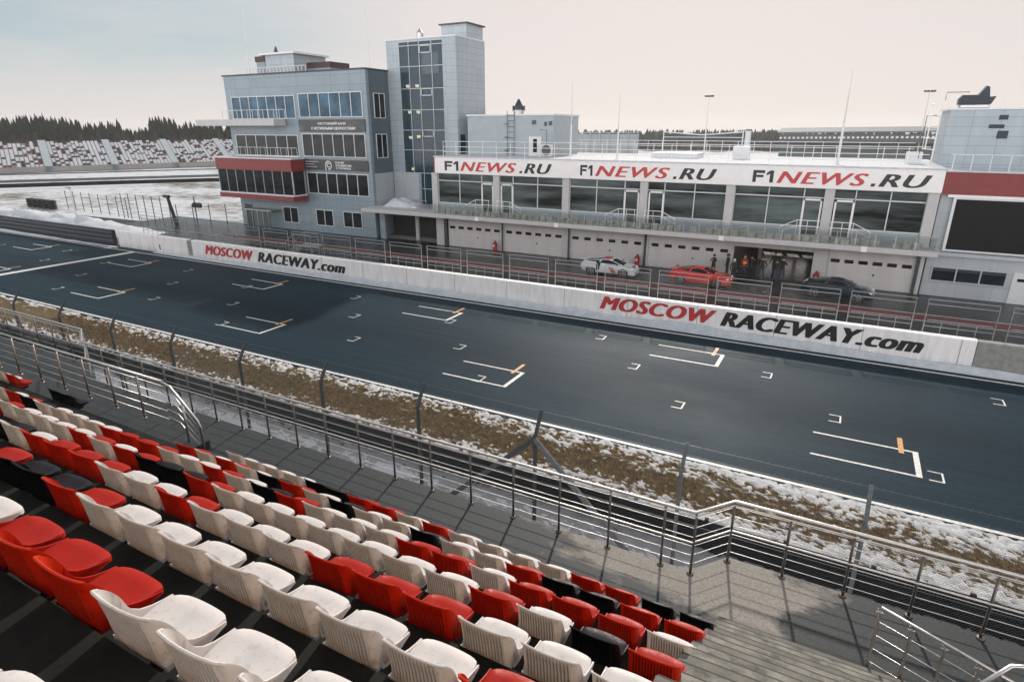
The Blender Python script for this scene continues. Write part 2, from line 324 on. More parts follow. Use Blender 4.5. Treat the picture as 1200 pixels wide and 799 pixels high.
# ------------------------------------------------------------------ mesh helpers
def wloc(o):
    v = Vector((0, 0, 0))
    while o is not None: v += o.location; o = o.parent
    return v
class MB:
    def __init__(s): s.v = []; s.f = []; s.mi = []
    def add(s, vs, fs, m=0):
        k = len(s.v); s.v += [tuple(map(float, p)) for p in vs]; s.f += [tuple(i + k for i in f) for f in fs]; s.mi += [m] * len(fs); return s
    def box(s, x0, y0, z0, x1, y1, z1, m=0):
        x0, x1 = sorted((x0, x1)); y0, y1 = sorted((y0, y1)); z0, z1 = sorted((z0, z1))
        return s.add([(x0, y0, z0), (x1, y0, z0), (x1, y1, z0), (x0, y1, z0), (x0, y0, z1), (x1, y0, z1), (x1, y1, z1), (x0, y1, z1)],
                     [(0, 3, 2, 1), (4, 5, 6, 7), (0, 1, 5, 4), (1, 2, 6, 5), (2, 3, 7, 6), (3, 0, 4, 7)], m)
    def bevbox(s, x0, y0, z0, x1, y1, z1, b=.02, m=0):
        bm = bmesh.new(); bmesh.ops.create_cube(bm, size=1)
        for v in bm.verts: v.co = Vector(((x0 + x1) / 2 + v.co.x * (x1 - x0), (y0 + y1) / 2 + v.co.y * (y1 - y0), (z0 + z1) / 2 + v.co.z * (z1 - z0)))
        bmesh.ops.bevel(bm, geom=bm.edges[:], offset=b, segments=1, affect='EDGES'); bm.verts.index_update()
        s.add([v.co[:] for v in bm.verts], [[v.index for v in f.verts] for f in bm.faces], m); bm.free(); return s
    def quad(s, a, b, c, d, m=0): return s.add([a, b, c, d], [(0, 1, 2, 3)], m)
    def cone(s, p0, p1, r0, r1, n=8, m=0, caps=True):
        p0 = Vector(p0); p1 = Vector(p1); d = (p1 - p0).normalized(); a = d.orthogonal().normalized(); b = d.cross(a)
        vs = [p + (a * math.cos(2 * math.pi * i / n) + b * math.sin(2 * math.pi * i / n)) * r for p, r in ((p0, r0), (p1, r1)) for i in range(n)]
        fs = [(i, (i + 1) % n, n + (i + 1) % n, n + i) for i in range(n)]
        if caps: fs += [tuple(range(n))[::-1], tuple(range(n, 2 * n))]
        return s.add([v[:] for v in vs], fs, m)
    def tube(s, pts, r, n=6, m=0):
        pts = [Vector(p) for p in pts]; rings = []; up = None
        for i, p in enumerate(pts):
            d = (pts[min(i + 1, len(pts) - 1)] - pts[max(i - 1, 0)]).normalized()
            a = (up - d * up.dot(d)).normalized() if up is not None and (up - d * up.dot(d)).length > 1e-4 else d.orthogonal().normalized()
            up = a; b = d.cross(a); rings.append([p + (a * math.cos(2 * math.pi * k / n) + b * math.sin(2 * math.pi * k / n)) * r for k in range(n)])
        vs = [v[:] for ring in rings for v in ring]
        fs = [(i * n + k, i * n + (k + 1) % n, (i + 1) * n + (k + 1) % n, (i + 1) * n + k) for i in range(len(pts) - 1) for k in range(n)]
        fs += [tuple(range(n))[::-1], tuple(range((len(pts) - 1) * n, len(pts) * n))]
        return s.add(vs, fs, m)
    def grid(s, G, m=0, flip=False):
        G = np.asarray(G); a, b = G.shape[:2]; vs = G.reshape(-1, 3).tolist()
        fs = []
        for i in range(a - 1):
            for j in range(b - 1):
                q = (i * b + j, i * b + j + 1, (i + 1) * b + j + 1, (i + 1) * b + j); fs.append(q[::-1] if flip else q)
        return s.add(vs, fs, m)
    def shell(s, F, B, m=0):
        F = np.asarray(F); B = np.asarray(B); a, b = F.shape[:2]; n = a * b
        vs = F.reshape(-1, 3).tolist() + B.reshape(-1, 3).tolist(); fs = []
        for i in range(a - 1):
            for j in range(b - 1):
                q = (i * b + j, i * b + j + 1, (i + 1) * b + j + 1, (i + 1) * b + j); fs += [q, tuple(x + n for x in q[::-1])]
        rim = [(0, j) for j in range(b)] + [(i, b - 1) for i in range(1, a)] + [(a - 1, j) for j in range(b - 2, -1, -1)] + [(i, 0) for i in range(a - 2, 0, -1)]
        ids = [i * b + j for i, j in rim]
        for k in range(len(ids)):
            p, q = ids[k], ids[(k + 1) % len(ids)]; fs.append((q, p, p + n, q + n))
        return s.add(vs, fs, m)
    def prism(s, prof, y0, y1, axis='y', m=0):
        """profile in (a,b) extruded: axis y -> (x,z); axis x -> (y,z); axis z -> (x,y)"""
        n = len(prof); P = {'y': lambda a, b, t: (a, t, b), 'x': lambda a, b, t: (t, a, b), 'z': lambda a, b, t: (a, b, t)}[axis]
        vs = [P(a, b, t) for t in (y0, y1) for a, b in prof]
        return s.add(vs, [tuple(range(n)), tuple(range(n, 2 * n))[::-1]] + [(i, n + i, n + (i + 1) % n, (i + 1) % n) for i in range(n)], m)
    def build(s, name, mats, parent=None, smooth=False, local=False, fixn=False, angle=None):
        me = bpy.data.meshes.new(name); off = Vector((0, 0, 0)) if (local or parent is None) else wloc(parent)
        V = np.array(s.v, float).reshape(-1, 3) - np.array(off); me.from_pydata(V.tolist(), [], s.f)
        for q in (mats if isinstance(mats, (list, tuple)) else [mats]): me.materials.append(q)
        if any(s.mi): me.polygons.foreach_set('material_index', s.mi)
        if fixn:
            bm = bmesh.new(); bm.from_mesh(me); bmesh.ops.recalc_face_normals(bm, faces=bm.faces); bm.to_mesh(me); bm.free()
        if smooth: me.polygons.foreach_set('use_smooth', [True] * len(me.polygons))
        if smooth and angle: me.set_sharp_from_angle(angle=R(angle))
        me.update(); o = bpy.data.objects.new(name, me); COL.objects.link(o)
        if parent is not None: o.parent = parent
        return o
def tag(o, label, cat, group=None, kind=None):
    o['label'] = label; o['category'] = cat
    if group: o['group'] = group
    if kind: o['kind'] = kind
    return o
def thing(name, label, cat, loc=(0, 0, 0), rz=0, group=None):
    o = bpy.data.objects.new(name, None); COL.objects.link(o); o.location = loc; o.rotation_euler = (0, 0, rz); o.empty_display_size = .3
    return tag(o, label, cat, group)
def struct(o): o['kind'] = 'structure'; return o
def stuff(o, label=None, cat=None):
    o['kind'] = 'stuff'
    if label: o['label'] = label
    if cat: o['category'] = cat
    return o
def copy_tree(o, parent=None):
    c = o.copy(); COL.objects.link(c)
    if parent is not None: c.parent = parent
    for ch in [x for x in o.children]: copy_tree(ch, c)
    return c
def text_geo(body, shear=0., bold=0.0, spacing=1.0, depth=.02):
    cu = bpy.data.curves.new('lettering_curve', 'FONT'); cu.body = body; cu.shear = shear; cu.offset = bold; cu.space_character = spacing; cu.extrude = depth; cu.resolution_u = 4
    cu.align_x = 'LEFT'; ob = bpy.data.objects.new('lettering_curve', cu); COL.objects.link(ob)
    dg = bpy.context.evaluated_depsgraph_get(); me = bpy.data.meshes.new_from_object(ob.evaluated_get(dg))
    V = np.array([v.co[:] for v in me.vertices]); F = [tuple(p.vertices) for p in me.polygons]
    bpy.data.objects.remove(ob); bpy.data.curves.remove(cu); bpy.data.meshes.remove(me)
    V[:, :2] -= V[:, :2].min(0); V[:, :2] /= V[:, :2].max(0); return V, F
def put_text(mb, body, x0, x1, z0, z1, y, fat=0.0, **k):
    """lettering plates; fat = stroke thickening in metres, built from stacked offset plates"""
    k.pop('bold', None); V, F = text_geo(body, **k); n = 5 if fat else 1
    for i in range(n):
        dx = fat * (i - (n - 1) / 2) / max(1, n - 1) * 2; yy = y - .0012 * i
        mb.add([(x0 + fat + a * (x1 - x0 - 2 * fat) + dx, yy - (.012 if c > 0 else 0), z0 + b * (z1 - z0)) for a, b, c in V], F)
    return mb
# ------------------------------------------------------------------ numpy value noise
def vnoise(x, y, seed, octs=5, rough=.55):
    out = np.zeros_like(x, float); amp = 1; tot = 0; r = np.random.default_rng(seed); T = r.random((256, 256))
    for o in range(octs):
        xi = np.floor(x).astype(int); yi = np.floor(y).astype(int); fx = x - xi; fy = y - yi
        fx = fx * fx * (3 - 2 * fx); fy = fy * fy * (3 - 2 * fy); g = lambda a, b: T[a % 256, b % 256]
        out += amp * (g(xi, yi) * (1 - fx) * (1 - fy) + g(xi + 1, yi) * fx * (1 - fy) + g(xi, yi + 1) * (1 - fx) * fy + g(xi + 1, yi + 1) * fx * fy)
        tot += amp; amp *= rough; x = x * 2.03 + 17.3; y = y * 2.03 + 5.1
    return out / tot
#@@SETTING
# ================================================================== SETTING
struct(MB().grid([[(-1500, -60, -.12), (-1500, 1500, -.12)], [(1500, -60, -.12), (1500, 1500, -.12)]], flip=True).build('ground', M['ground']))
struct(MB().quad((-230, 19.45, 0), (60, 19.45, 0), (60, 34.0, 0), (-230, 34.0, 0)).build('track', M['asphalt']))
struct(MB().quad((-62, 34.0, -.006), (60, 34.0, -.006), (60, 35.0, -.006), (-62, 35.0, -.006)).build('track_shoulder', M['service']))
struct(MB().quad((-78, 35.0, -.010), (60, 35.0, -.010), (60, 51.2, -.010), (-78, 51.2, -.010)).build('pit_lane', M['pitlane']))
struct(MB().quad((-160, 34.0, -.014), (-62, 34.0, -.014), (-62, 47.0, -.014), (-160, 42.0, -.014)).build('pit_exit_road', M['service']))
m = MB(); m.quad((-230, 19.72, .004), (60, 19.72, .004), (60, 19.88, .004), (-230, 19.88, .004)); m.quad((-230, 33.42, .004), (60, 33.42, .004), (60, 33.58, .004), (-230, 33.58, .004))
struct(m.build('track_edge_line', M['mark']))
struct(MB().quad((-59.0, 19.9, .004), (-58.3, 19.9, .004), (-58.3, 33.4, .004), (-59.0, 33.4, .004)).build('start_line', M['mark']))
def grid_box(x, y0, y1, n):
    g = MB(); z = .005; w = .10
    g.quad((x - .18, y0, z), (x, y0, z), (x, y1, z), (x - .18, y1, z))
    for y in (y0, y1 - w): g.quad((x - 3.45, y, z), (x - .18, y, z), (x - .18, y + w, z), (x - 3.45, y + w, z))
    g.quad((x - .62, y1 - .35, z + .004), (x - .45, y1 - .35, z + .004), (x - .45, y1 + .95, z + .004), (x - .62, y1 + .95, z + .004), 1)
    struct(g.build('grid_box_marking', [M['mark'], M['orange']]))
for k in range(-1, 7):
    grid_box(3.72 - 16.0 * k, 22.2, 24.15, k); grid_box(-4.28 - 16.0 * k, 29.35, 31.2, k)
def bike_mark(x, y):
    g = MB(); z = .009; w = .06
    g.quad((x - w, y - .35, z), (x, y - .35, z), (x, y + .35, z), (x - w, y + .35, z))
    for s in (-.35, .35 - w): g.quad((x - .45, y + s, z), (x - w, y + s, z), (x - w, y + s + w, z), (x - .45, y + s + w, z))
    struct(g.build('grid_slot_marking', M['mark']))
for k in range(-1, 5):
    for dx, dy in ((4.35, 22.5), (1.2, 25.76), (-1.8, 29.35), (-4.7, 24.06), (-7.7, 27.45), (-10.68, 30.84)):
        bike_mark(dx - 18.0 * k, dy + .0)
# pit lane painted strip
m = MB(); z = .0
m.quad((-60, 43.15, z), (60, 43.15, z), (60, 44.65, z), (-60, 44.65, z), 0)
for y in (43.0, 44.65): m.quad((-60, y, z + .002), (60, y, z + .002), (60, y + .14, z + .002), (-60, y + .14, z + .002), 1)
struct(m.build('pit_lane_strip', [M['kerb'], M['mark']]))

# verge between fence and track, with melting snow
def verge(x0, x1, dx, dy, seed, name):
    xs = np.arange(x0, x1 + dx / 2, dx); ys = np.arange(13.0, 19.62, dy); X, Y = np.meshgrid(xs, ys, indexing='ij')
    n1 = vnoise(X * .35, Y * .7, 3, 4); n2 = vnoise(X * 1.6, Y * 2.6, 5, 5, .62); n3 = vnoise(X * 4.2, Y * 7.0, 8, 4, .65)
    band = np.interp(Y, [13.0, 14.7, 15.1, 15.8, 16.6, 17.2, 17.8, 18.3, 18.9, 19.6], [.30, .22, .11, .11, .09, -.04, -.14, -.05, .03, .13])
    xb = np.interp(X, [-40, -12, -3, 3], [-.10, -.06, -.02, .015])
    n4 = vnoise(X * 9.0, Y * 14.0, 15, 3, .7); s = .5 + 1.25 * (.08 * n1 + .16 * n2 + .32 * n3 + .44 * n4 - .5) + band + xb
    hz = .03 * vnoise(X * 2.5, Y * 2.5, 11, 4) + np.clip((s - .5) * .45, 0, .09)
    Z = .0 + hz - .04 * np.exp(-((Y - 19.6) / .2) ** 2)
    mb = MB().grid(np.stack([X, Y, Z], -1), flip=True); o = mb.build(name, M['verge'], smooth=True)
    a = o.data.attributes.new('snow', 'FLOAT', 'POINT'); a.data.foreach_set('value', s.reshape(-1).astype(np.float32)); struct(o); return X, Y, s
GX, GY, GS = verge(-42, 14, .085, .07, 1, 'verge')
verge(-230, -42, .5, .16, 1, 'verge')
def grass(n, x0, x1):
    x = rng.uniform(x0, x1, n * 3); y = rng.uniform(14.95, 19.3, n * 3)
    i = np.clip(((x + 42) / .085).astype(int), 0, GX.shape[0] - 1); j = np.clip(((y - 13) / .07).astype(int), 0, GX.shape[1] - 1)
    keep = (GS[i, j] < .50) | (rng.random(n * 3) < .07); x = x[keep][:n]; y = y[keep][:n]; n = len(x)
    a = rng.uniform(0, 2 * np.pi, n); h = rng.uniform(.03, .10, n); lean = rng.uniform(.2, 1.0, n) * h; w = rng.uniform(.006, .014, n); la = rng.uniform(0, 2 * np.pi, n)
    V = np.zeros((n, 3, 3)); dx, dy = np.cos(a) * w, np.sin(a) * w
    V[:, 0] = np.stack([x - dx, y - dy, np.full(n, .01)], 1); V[:, 1] = np.stack([x + dx, y + dy, np.full(n, .01)], 1)
    V[:, 2] = np.stack([x + np.cos(la) * lean, y + np.sin(la) * lean, .02 + h], 1)
    me = bpy.data.meshes.new('verge_grass'); me.from_pydata(V.reshape(-1, 3).tolist(), [], np.arange(3 * n).reshape(-1, 3).tolist()); me.materials.append(M['blade'])
    o = bpy.data.objects.new('verge_grass', me); COL.objects.link(o); stuff(o, 'dry brown grass poking through patchy snow beside the track', 'grass')
grass(90000, -42, 10)
# shaded snow strip below the walkway edge
xs = np.arange(-70, 16, .3); ys = np.arange(9.5, 14.75, .25); X, Y = np.meshgrid(xs, ys, indexing='ij')
struct(MB().grid(np.stack([X, Y, .05 + .10 * vnoise(X * .5, Y * .8, 21, 5) - .07 * np.exp(-((Y - 14.7) / .3) ** 2)], -1), flip=True).build('snow_strip', M['snow_fresh'], smooth=True))
# pit-entry side: snow banks and the loop road far left
def ribbon(pts, w, z, name, mt):
    P = np.array(pts, float); T = np.gradient(P, axis=0); T /= np.linalg.norm(T, axis=1)[:, None]; Nn = np.stack([-T[:, 1], T[:, 0]], 1)
    A = np.c_[P + Nn * w / 2, np.full(len(P), z)]; B = np.c_[P - Nn * w / 2, np.full(len(P), z)]
    return struct(MB().grid(np.stack([A, B], 1), flip=True).build(name, mt))
def curve(p0, p1, p2, n=24):
    return [tuple((1 - t) ** 2 * np.array(p0) + 2 * t * (1 - t) * np.array(p1) + t * t * np.array(p2)) for t in np.linspace(0, 1, n)]
ribbon(curve((-215, -5), (-162, 75), (-95, 160)), 9, -.10, 'loop_road', M['service'])
ribbon(curve((-232, 10), (-185, 84), (-125, 175)), 5, -.10, 'service_road', M['service'])
def mound(x0, x1, y0, y1, h, seed, name, label):
    xs = np.linspace(x0, x1, 60); ys = np.linspace(y0, y1, 22); X, Y = np.meshgrid(xs, ys, indexing='ij')
    e = np.clip(np.sin(np.pi * (X - x0) / (x1 - x0)), 0, 1) ** .4 * np.clip(np.sin(np.pi * (Y - y0) / (y1 - y0)), 0, 1) ** .8
    Z = h * e * (.35 + .9 * vnoise(X * .5, Y * .9, seed, 5)); o = MB().grid(np.stack([X, Y, Z - .1], -1), flip=True).build(name, M['snow'], smooth=True)
    return stuff(o, label, 'snow')
mound(-110, -66, 37.4, 42.5, 1.5, 31, 'snow_bank', 'long ploughed snow bank behind the dark pit entry barrier')
mound(-58, 32, 33.92, 34.66, .62, 32, 'snow_drift', 'dirty snow drift heaped along the foot of the pit wall')
mound(-160, -60, 33.66, 34.5, .34, 33, 'snow_drift', 'thin snow ridge at the foot of the dark pit entry barrier')
# ------------------------------------------------------------------ woods (read as one mass)
def woods(name, label, arcs, spruce_p, mt, seed, n_layers=9, wide=1.0):
    r = random.Random(seed); mb = MB()
    for (x, y, h, z0) in arcs:
        if r.random() < spruce_p:
            rad = h * r.uniform(.16, .27) * wide; n = 7; L_ = n_layers
            for k in range(L_):
                t0 = k / L_; zb = z0 + h * (.08 + .9 * t0); zt = z0 + h * min(1.02, .08 + .9 * (t0 + 2.0 / L_)); rr = rad * (1 - t0) ** .8 * r.uniform(.75, 1.2)
                a0 = r.uniform(0, 6.28); vs = [(x + math.cos(a0 + 6.283 * i / (2 * n)) * rr * (1 if i % 2 else .55) * r.uniform(.7, 1.2), y + math.sin(a0 + 6.283 * i / (2 * n)) * rr * (1 if i % 2 else .55), zb - (.02 * h if i % 2 else 0)) for i in range(2 * n)]
                mb.add(vs + [(x, y, zt)], [(i, (i + 1) % (2 * n), 2 * n) for i in range(2 * n)])
            mb.cone((x, y, z0), (x, y, z0 + h * .3), h * .012, h * .01, 5)
        else:
            mb.cone((x, y, z0), (x, y, z0 + h * .95), h * .010, h * .002, 4, caps=False)
            for k in range(26):
                t = r.uniform(.3, .97); a = r.uniform(0, 6.283); l = h * .26 * (1.1 - t) * r.uniform(.6, 1.3); p = Vector((x, y, z0 + h * t)); q = p + Vector((math.cos(a) * l, math.sin(a) * l, l * r.uniform(.3, .9)))
                mb.cone(p, q, h * .004, h * .001, 3, caps=False)
                for _ in range(3):
                    b = q.lerp(p, r.uniform(0, .5)); e = b + Vector((r.uniform(-1, 1), r.uniform(-1, 1), r.uniform(.1, 1))) * l * .45; w = Vector((r.uniform(-1, 1), r.uniform(-1, 1), r.uniform(-.4, .4))) * l * .09
                    mb.add([b - w, b + w, e], [(0, 1, 2)])
    return stuff(mb.build(name, mt), label, 'woods')
def arc(d0, d1, az0, az1, n, h0, h1, seed, z0=0, hf=None):
    r = random.Random(seed); out = []
    for i in range(n):
        az = R(r.uniform(az0, az1)); d = r.uniform(d0, d1); h = r.uniform(h0, h1) * (hf(math.degrees(az)) if hf else 1)
        out.append((-d * math.sin(az), d * math.cos(az), h, z0))
    return out
dip = lambda a: .78 if 57.5 < a < 59.5 else 1 + .08 * math.sin(a * .9)
woods('woodland', 'dark spruce wood on the skyline behind the far left stand', arc(262, 300, 50, 74, 800, 10.0, 14.6, 1, 0, dip), .93, M['spruce'], 5)
woods('woodland', 'brown leafless birches along the edge of the dark wood', arc(252, 264, 50, 74, 380, 5, 10.5, 2), .0, M['bare'], 6)
woods('woodland', 'pale misty wood on the horizon beyond the pit roof', arc(330, 430, -24, 36, 2000, 6.5, 10.5, 3), .86, M['fartrees'], 7, 5, 1.9)

# ================================================================== GRANDSTAND
ROWS = 8
rowY = lambda k: 6.39 - .877 * k
topZ = lambda k: 11.1 - 5.72 + .613 * k
gs = thing('grandstand', 'dark stepped concrete grandstand terrace carrying the rows of coloured seats', 'grandstand', (-9, 4, 4))
WZ = 4.2
walk = MB(); walk.prism([(-80, 8.62), (-18.95, 8.62), (-18.95, 8.62), (-1.33, 8.62), (-.86, 9.27), (16, 9.27), (16, 7.62), (2.6, 7.62), (-80, 6.0)], WZ - .35, WZ, 'z')
walk = MB(); ed = [(-80, 9.3), (-19.7, 9.3), (-18.5, 8.66), (-1.34, 8.66), (-.84, 9.30), (16, 9.30)]
for (xa, ya), (xb, yb) in zip(ed[:-1], ed[1:]):
    walk.add([(xa, 5.3, WZ), (xb, 5.3, WZ), (xb, yb, WZ), (xa, ya, WZ), (xa, ya, WZ - .4), (xb, yb, WZ - .4)], [(0, 1, 2, 3), (3, 2, 5, 4)])
walk.build('walkway', M['walkway'], gs)
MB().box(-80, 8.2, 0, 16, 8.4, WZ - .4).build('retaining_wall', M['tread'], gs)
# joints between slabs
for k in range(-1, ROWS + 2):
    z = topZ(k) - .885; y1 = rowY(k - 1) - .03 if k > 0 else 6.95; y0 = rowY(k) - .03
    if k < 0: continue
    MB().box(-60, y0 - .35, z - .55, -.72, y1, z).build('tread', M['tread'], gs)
st = 3
for k in range(0, ROWS + 2):
    for j in range(st):
        z = WZ + (topZ(k) - .783 - WZ) if False else None
sx0, sx1 = -.70, 3.4
zs = [WZ]; n_steps = 20
mbs = []
for i in range(n_steps):
    z = WZ + .235 * (i + 1); y1 = 7.62 - .335 * i
    o = MB().bevbox(sx0, y1 - .9, z - .5, sx1, y1 - .03, z, .010).build('step', M['stair'] if i % 3 else M['stair2'], gs)
    MB().bevbox(sx0 + .01, y1 - .029, z - .16, sx1 - .01, y1 - .008, z - .012, .004).build('nosing', M['nosing'], o)
# ------------------------------------------------------------------ seats
WEB = []
def seat_meshes(col):
    WEB.clear()
    m = SEATMAT[col]
    nu, nv = 121, 11
    u = np.linspace(-1, 1, nu)[:, None]; v = np.linspace(0, 1, nv)[None, :]         # v 0 bottom, 1 top
    au = np.abs(u); t = np.clip((au - .76) / .24, 0, 1); sg = np.sign(u)
    x = sg * (np.minimum(au, .76) / .76 * .166 + .042 * np.sin(t * np.pi / 2)) * (1 + .03 * (1 - v)); z = -.055 + v * (.345 - .085 * t ** 2.2)
    y = .018 - .036 * v - .022 * v ** 5 + .012 * (au / .76) ** 2 * (au < .76) + .012 * (au >= .76) + .11 * (1 - np.cos(t * np.pi / 2)) * (1 - .25 * v)
    Fr = np.stack([x + 0 * v, y, z + 0 * u], -1)
    rib = np.clip(np.minimum((v - .05) * 10, (.94 - v) * 14), 0, 1) * (au < .74)
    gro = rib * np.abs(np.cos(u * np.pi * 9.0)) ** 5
    Bk = Fr.copy(); Bk[..., 1] -= .008 + .012 * rib * (1 - np.abs(np.cos(u * np.pi * 9.0)) ** 5)
    b = MB().shell(Fr, Bk)
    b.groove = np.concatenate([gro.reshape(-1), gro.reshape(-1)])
    lip = [(x_, float(np.interp(x_, Fr[:, -1, 0], Fr[:, -1, 1])) - .009, float(np.interp(x_, Fr[:, -1, 0], Fr[:, -1, 2]))) for x_ in np.linspace(-.20, .20, 21)]
    b.tube(lip, .0085, 6)
    for sd in (-1, 1):                                                            # moulded side webs joining back and pan
        top = np.array([(.084, .125), (.098, .085), (.122, .047), (.16, .014), (.215, -.008), (.28, -.022), (.33, -.028)]); bot = np.array([(.048, -.02), (.050, -.045), (.06, -.07), (.10, -.085), (.16, -.085), (.24, -.07), (.33, -.045)])
        rows_ = []
        for (ty, tz), (by, bz) in zip(top, bot):
            rows_.append([(sd * (.212 - .006 * f * (1 - f) * 4), ty + (by - ty) * f, tz + (bz - tz) * f) for f in np.linspace(0, 1, 5)])
        G = np.array(rows_); WEB.append((G, G - np.array([sd * .009, 0, 0])))
    P = []
    for t in np.linspace(0, 1, 11):
        row = []
        for uu in np.linspace(-1, 1, 13):
            cx = .208 - .02 * max(0, t - .85) ** 2 * 44
            row.append((uu * cx * (1 - .05 * t), .012 + .368 * t - .028 * abs(uu) ** 6 * (t > .6), -.03 + .004 * math.cos(uu * 3.1) - .022 * math.sin(math.pi * t) * (1 - abs(uu) ** 3) + (-.016 * (t - .9) / .1 if t > .9 else 0) + .012 * abs(uu) ** 6))
        P.append(row)
    P = np.array(P); Q = P.copy(); eu = np.abs(np.linspace(-1, 1, 13))[None, :] ** 10; et = np.linspace(0, 1, 11)[:, None] ** 14; Q[..., 2] -= .014 + .018 * np.maximum(eu, et)
    s_ = MB().shell(Q, P)
    for a_, b_ in WEB: s_.shell(a_, b_)
    return b, s_
SEAT = {}
def make_seat(col):
    b, s_ = seat_meshes(col)
    t = thing('stadium_seat', col, 'seat')
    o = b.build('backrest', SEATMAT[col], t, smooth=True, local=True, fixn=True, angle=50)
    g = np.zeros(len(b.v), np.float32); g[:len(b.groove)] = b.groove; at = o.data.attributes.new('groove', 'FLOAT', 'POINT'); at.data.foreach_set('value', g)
    s = s_.build('seat_pan', PANMAT[col], t, smooth=True, local=True, fixn=True, angle=50)
    k = MB(); k.box(-.03, -.028, -.20, .03, .30, -.16).box(-.03, .06, -.16, .03, .30, -.055).box(-.05, -.028, -.28, .05, -.012, -.10)
    k.build('mounting_bracket', M['black'], t, local=True)
    return t
seq = {0: (-1.04, 'bbrrwwwwrwrrbbwwww'), 1: (-1.06, 'rrbbrwwbwwbwrbwrwr'), 2: (-1.04, 'wrrrwrrwwwrbwrwwrrrwwwwbrw'),
       3: (-.98, 'rbwrwwwwwwwrbbrwrwwwwr'), 4: (-.98, 'wwwrrrwwwrwwrrrwb'), 5: (-.89, 'wrwwwwwwwrbbr'), 6: (-1.35, 'wwwwrrrw'), 7: (-2.3, 'ww')}
extra = [(0, -17.54, 'r'), (0, -18.04, 'w'), (0, -18.54, 'w'), (0, -15.54, 'b'), (0, -15.04, 'b')]
CN = {'w': 'white', 'r': 'red', 'b': 'black'}
ORD = ['', 'first', 'second', 'third', 'fourth', 'fifth', 'sixth', 'seventh', 'eighth', 'ninth', 'tenth', 'eleventh', 'twelfth', 'thirteenth', 'fourteenth', 'fifteenth', 'sixteenth', 'seventeenth', 'eighteenth', 'nineteenth', 'twentieth']
from bpy_extras.object_utils import world_to_camera_view
SC.render.resolution_x, SC.render.resolution_y = 1024, 681
bpy.context.view_layer.update()
rowname = ['front row', 'second row', 'third row', 'fourth row', 'fifth row', 'sixth row', 'seventh row', 'rearmost row']
def in_frame(x, k):
    c = world_to_camera_view(SC, CAM, Vector((x, rowY(k) + .15, topZ(k) - .2))); return c.z > 0 and -.01 < c.x < 1.01 and -.015 < c.y < 1
usedcol = set()
def place_seat(col, x, k, label):
    if col not in SEAT: SEAT[col] = make_seat(col); o = SEAT[col]
    else: o = copy_tree(SEAT[col])
    o['label'] = label; o['group'] = 'coloured stadium seats on the grandstand'
    o.location = (x + random.uniform(-.008, .008), rowY(k) + random.uniform(-.006, .006), topZ(k) - .29)
    o.rotation_euler = (R(random.uniform(-1.2, 1.2)), 0, R(random.uniform(-1.6, 1.6)))
for k, (x0, cs) in seq.items():
    xs = [x0 + .21 - .5 * i for i in range(len(cs))]; vis = [i for i, x in enumerate(xs) if in_frame(x, k)]
    if not vis: vis = [0]
    for i, (x, c) in enumerate(zip(xs, cs)):
        if k < 7 and not (vis[0] - 1 <= i <= vis[-1] + 1): continue
        col = CN[c]; same = [j for j in vis if cs[j] == c]
        fromr = same.index(i) + 1 if i in same else 1; froml = len(same) - same.index(i) if i in same else 1
        nb = []
        if i + 1 < len(cs): nb.append(CN[cs[i + 1]])
        if i > 0: nb.append(CN[cs[i - 1]])
        if i not in vis: lab = f'{col} plastic seat cut off by the photo edge in the {rowname[k]} {"right" if i < vis[0] else "left"} end'
        else:
            n_, side = (fromr, 'stairs' if k < 4 else 'photo bottom') if fromr <= froml else (froml, 'left end')
            lab = f'{col} plastic seat in the {rowname[k]}, {ORD[n_]} {col} one from the {side}' if len(same) > 1 else f'only {col} plastic seat in the {rowname[k]}'
        place_seat(col, x, k, lab)
for k, x, c in extra:
    nm = {-17.54: 'red plastic seat alone beyond the steel handrail at far left', -18.04: 'white plastic seat at left edge beyond the steel handrail', -18.54: 'white plastic seat cut by the left edge beyond the handrail',
          -15.54: 'left one of two black seats standing behind the steel handrail', -15.04: 'right one of two black seats standing behind the steel handrail'}[x]
    place_seat(CN[c], x, k, nm)

# ------------------------------------------------------------------ handrails
def handrail(name, label, pts, zb, h, nbars, post_x, rail_r=.024, bar_r=.008, group=None, post_m='rust', pr=.021, rail_m='rail'):
    t = thing(name, label, 'handrail', (*pts[0], zb), 0, group)
    MB().tube([(x, y, zb + h) for x, y in pts], rail_r, 8).build('top_rail', M[rail_m], t, smooth=True)
    for k in range(nbars):
        z = zb + .17 + (h - .30) * k / (nbars - 1)
        MB().tube([(x, y + .03, z) for x, y in pts], bar_r, 5).build('rail_bar', M[rail_m], t, smooth=True)
    for (x, y) in post_x:
        m = MB(); m.cone((x, y, zb), (x, y, zb + h - .04), pr, pr, 8).cone((x, y, zb), (x, y, zb + .015), .055, .055, 10).cone((x, y, zb + h - .06), (x, y, zb + h - .01), .010, .010, 6)
        m.cone((x, y, zb + .07), (x, y, zb + .11), pr + .006, pr + .006, 8)
        m.build('post', M[post_m], t, smooth=True)
    return t
ed2 = [(-60, 9.22), (-19.7, 9.22), (-18.45, 8.57), (-1.32, 8.57), (-.82, 9.20), (15, 9.20)]
pp = [(x, 8.57) for x in np.arange(-17.6, -1.4, .93)] + [(-1.3, 8.58), (-.82, 9.18)] + [(x, 9.20) for x in np.arange(.03, 14, .88)] + [(x, 9.22) for x in np.arange(-50, -19.6, .95)]
handrail('guard_rail', 'long silver tube railing along the outer edge of the walkway', ed2, WZ, 1.17, 6, pp, .026, .0062)
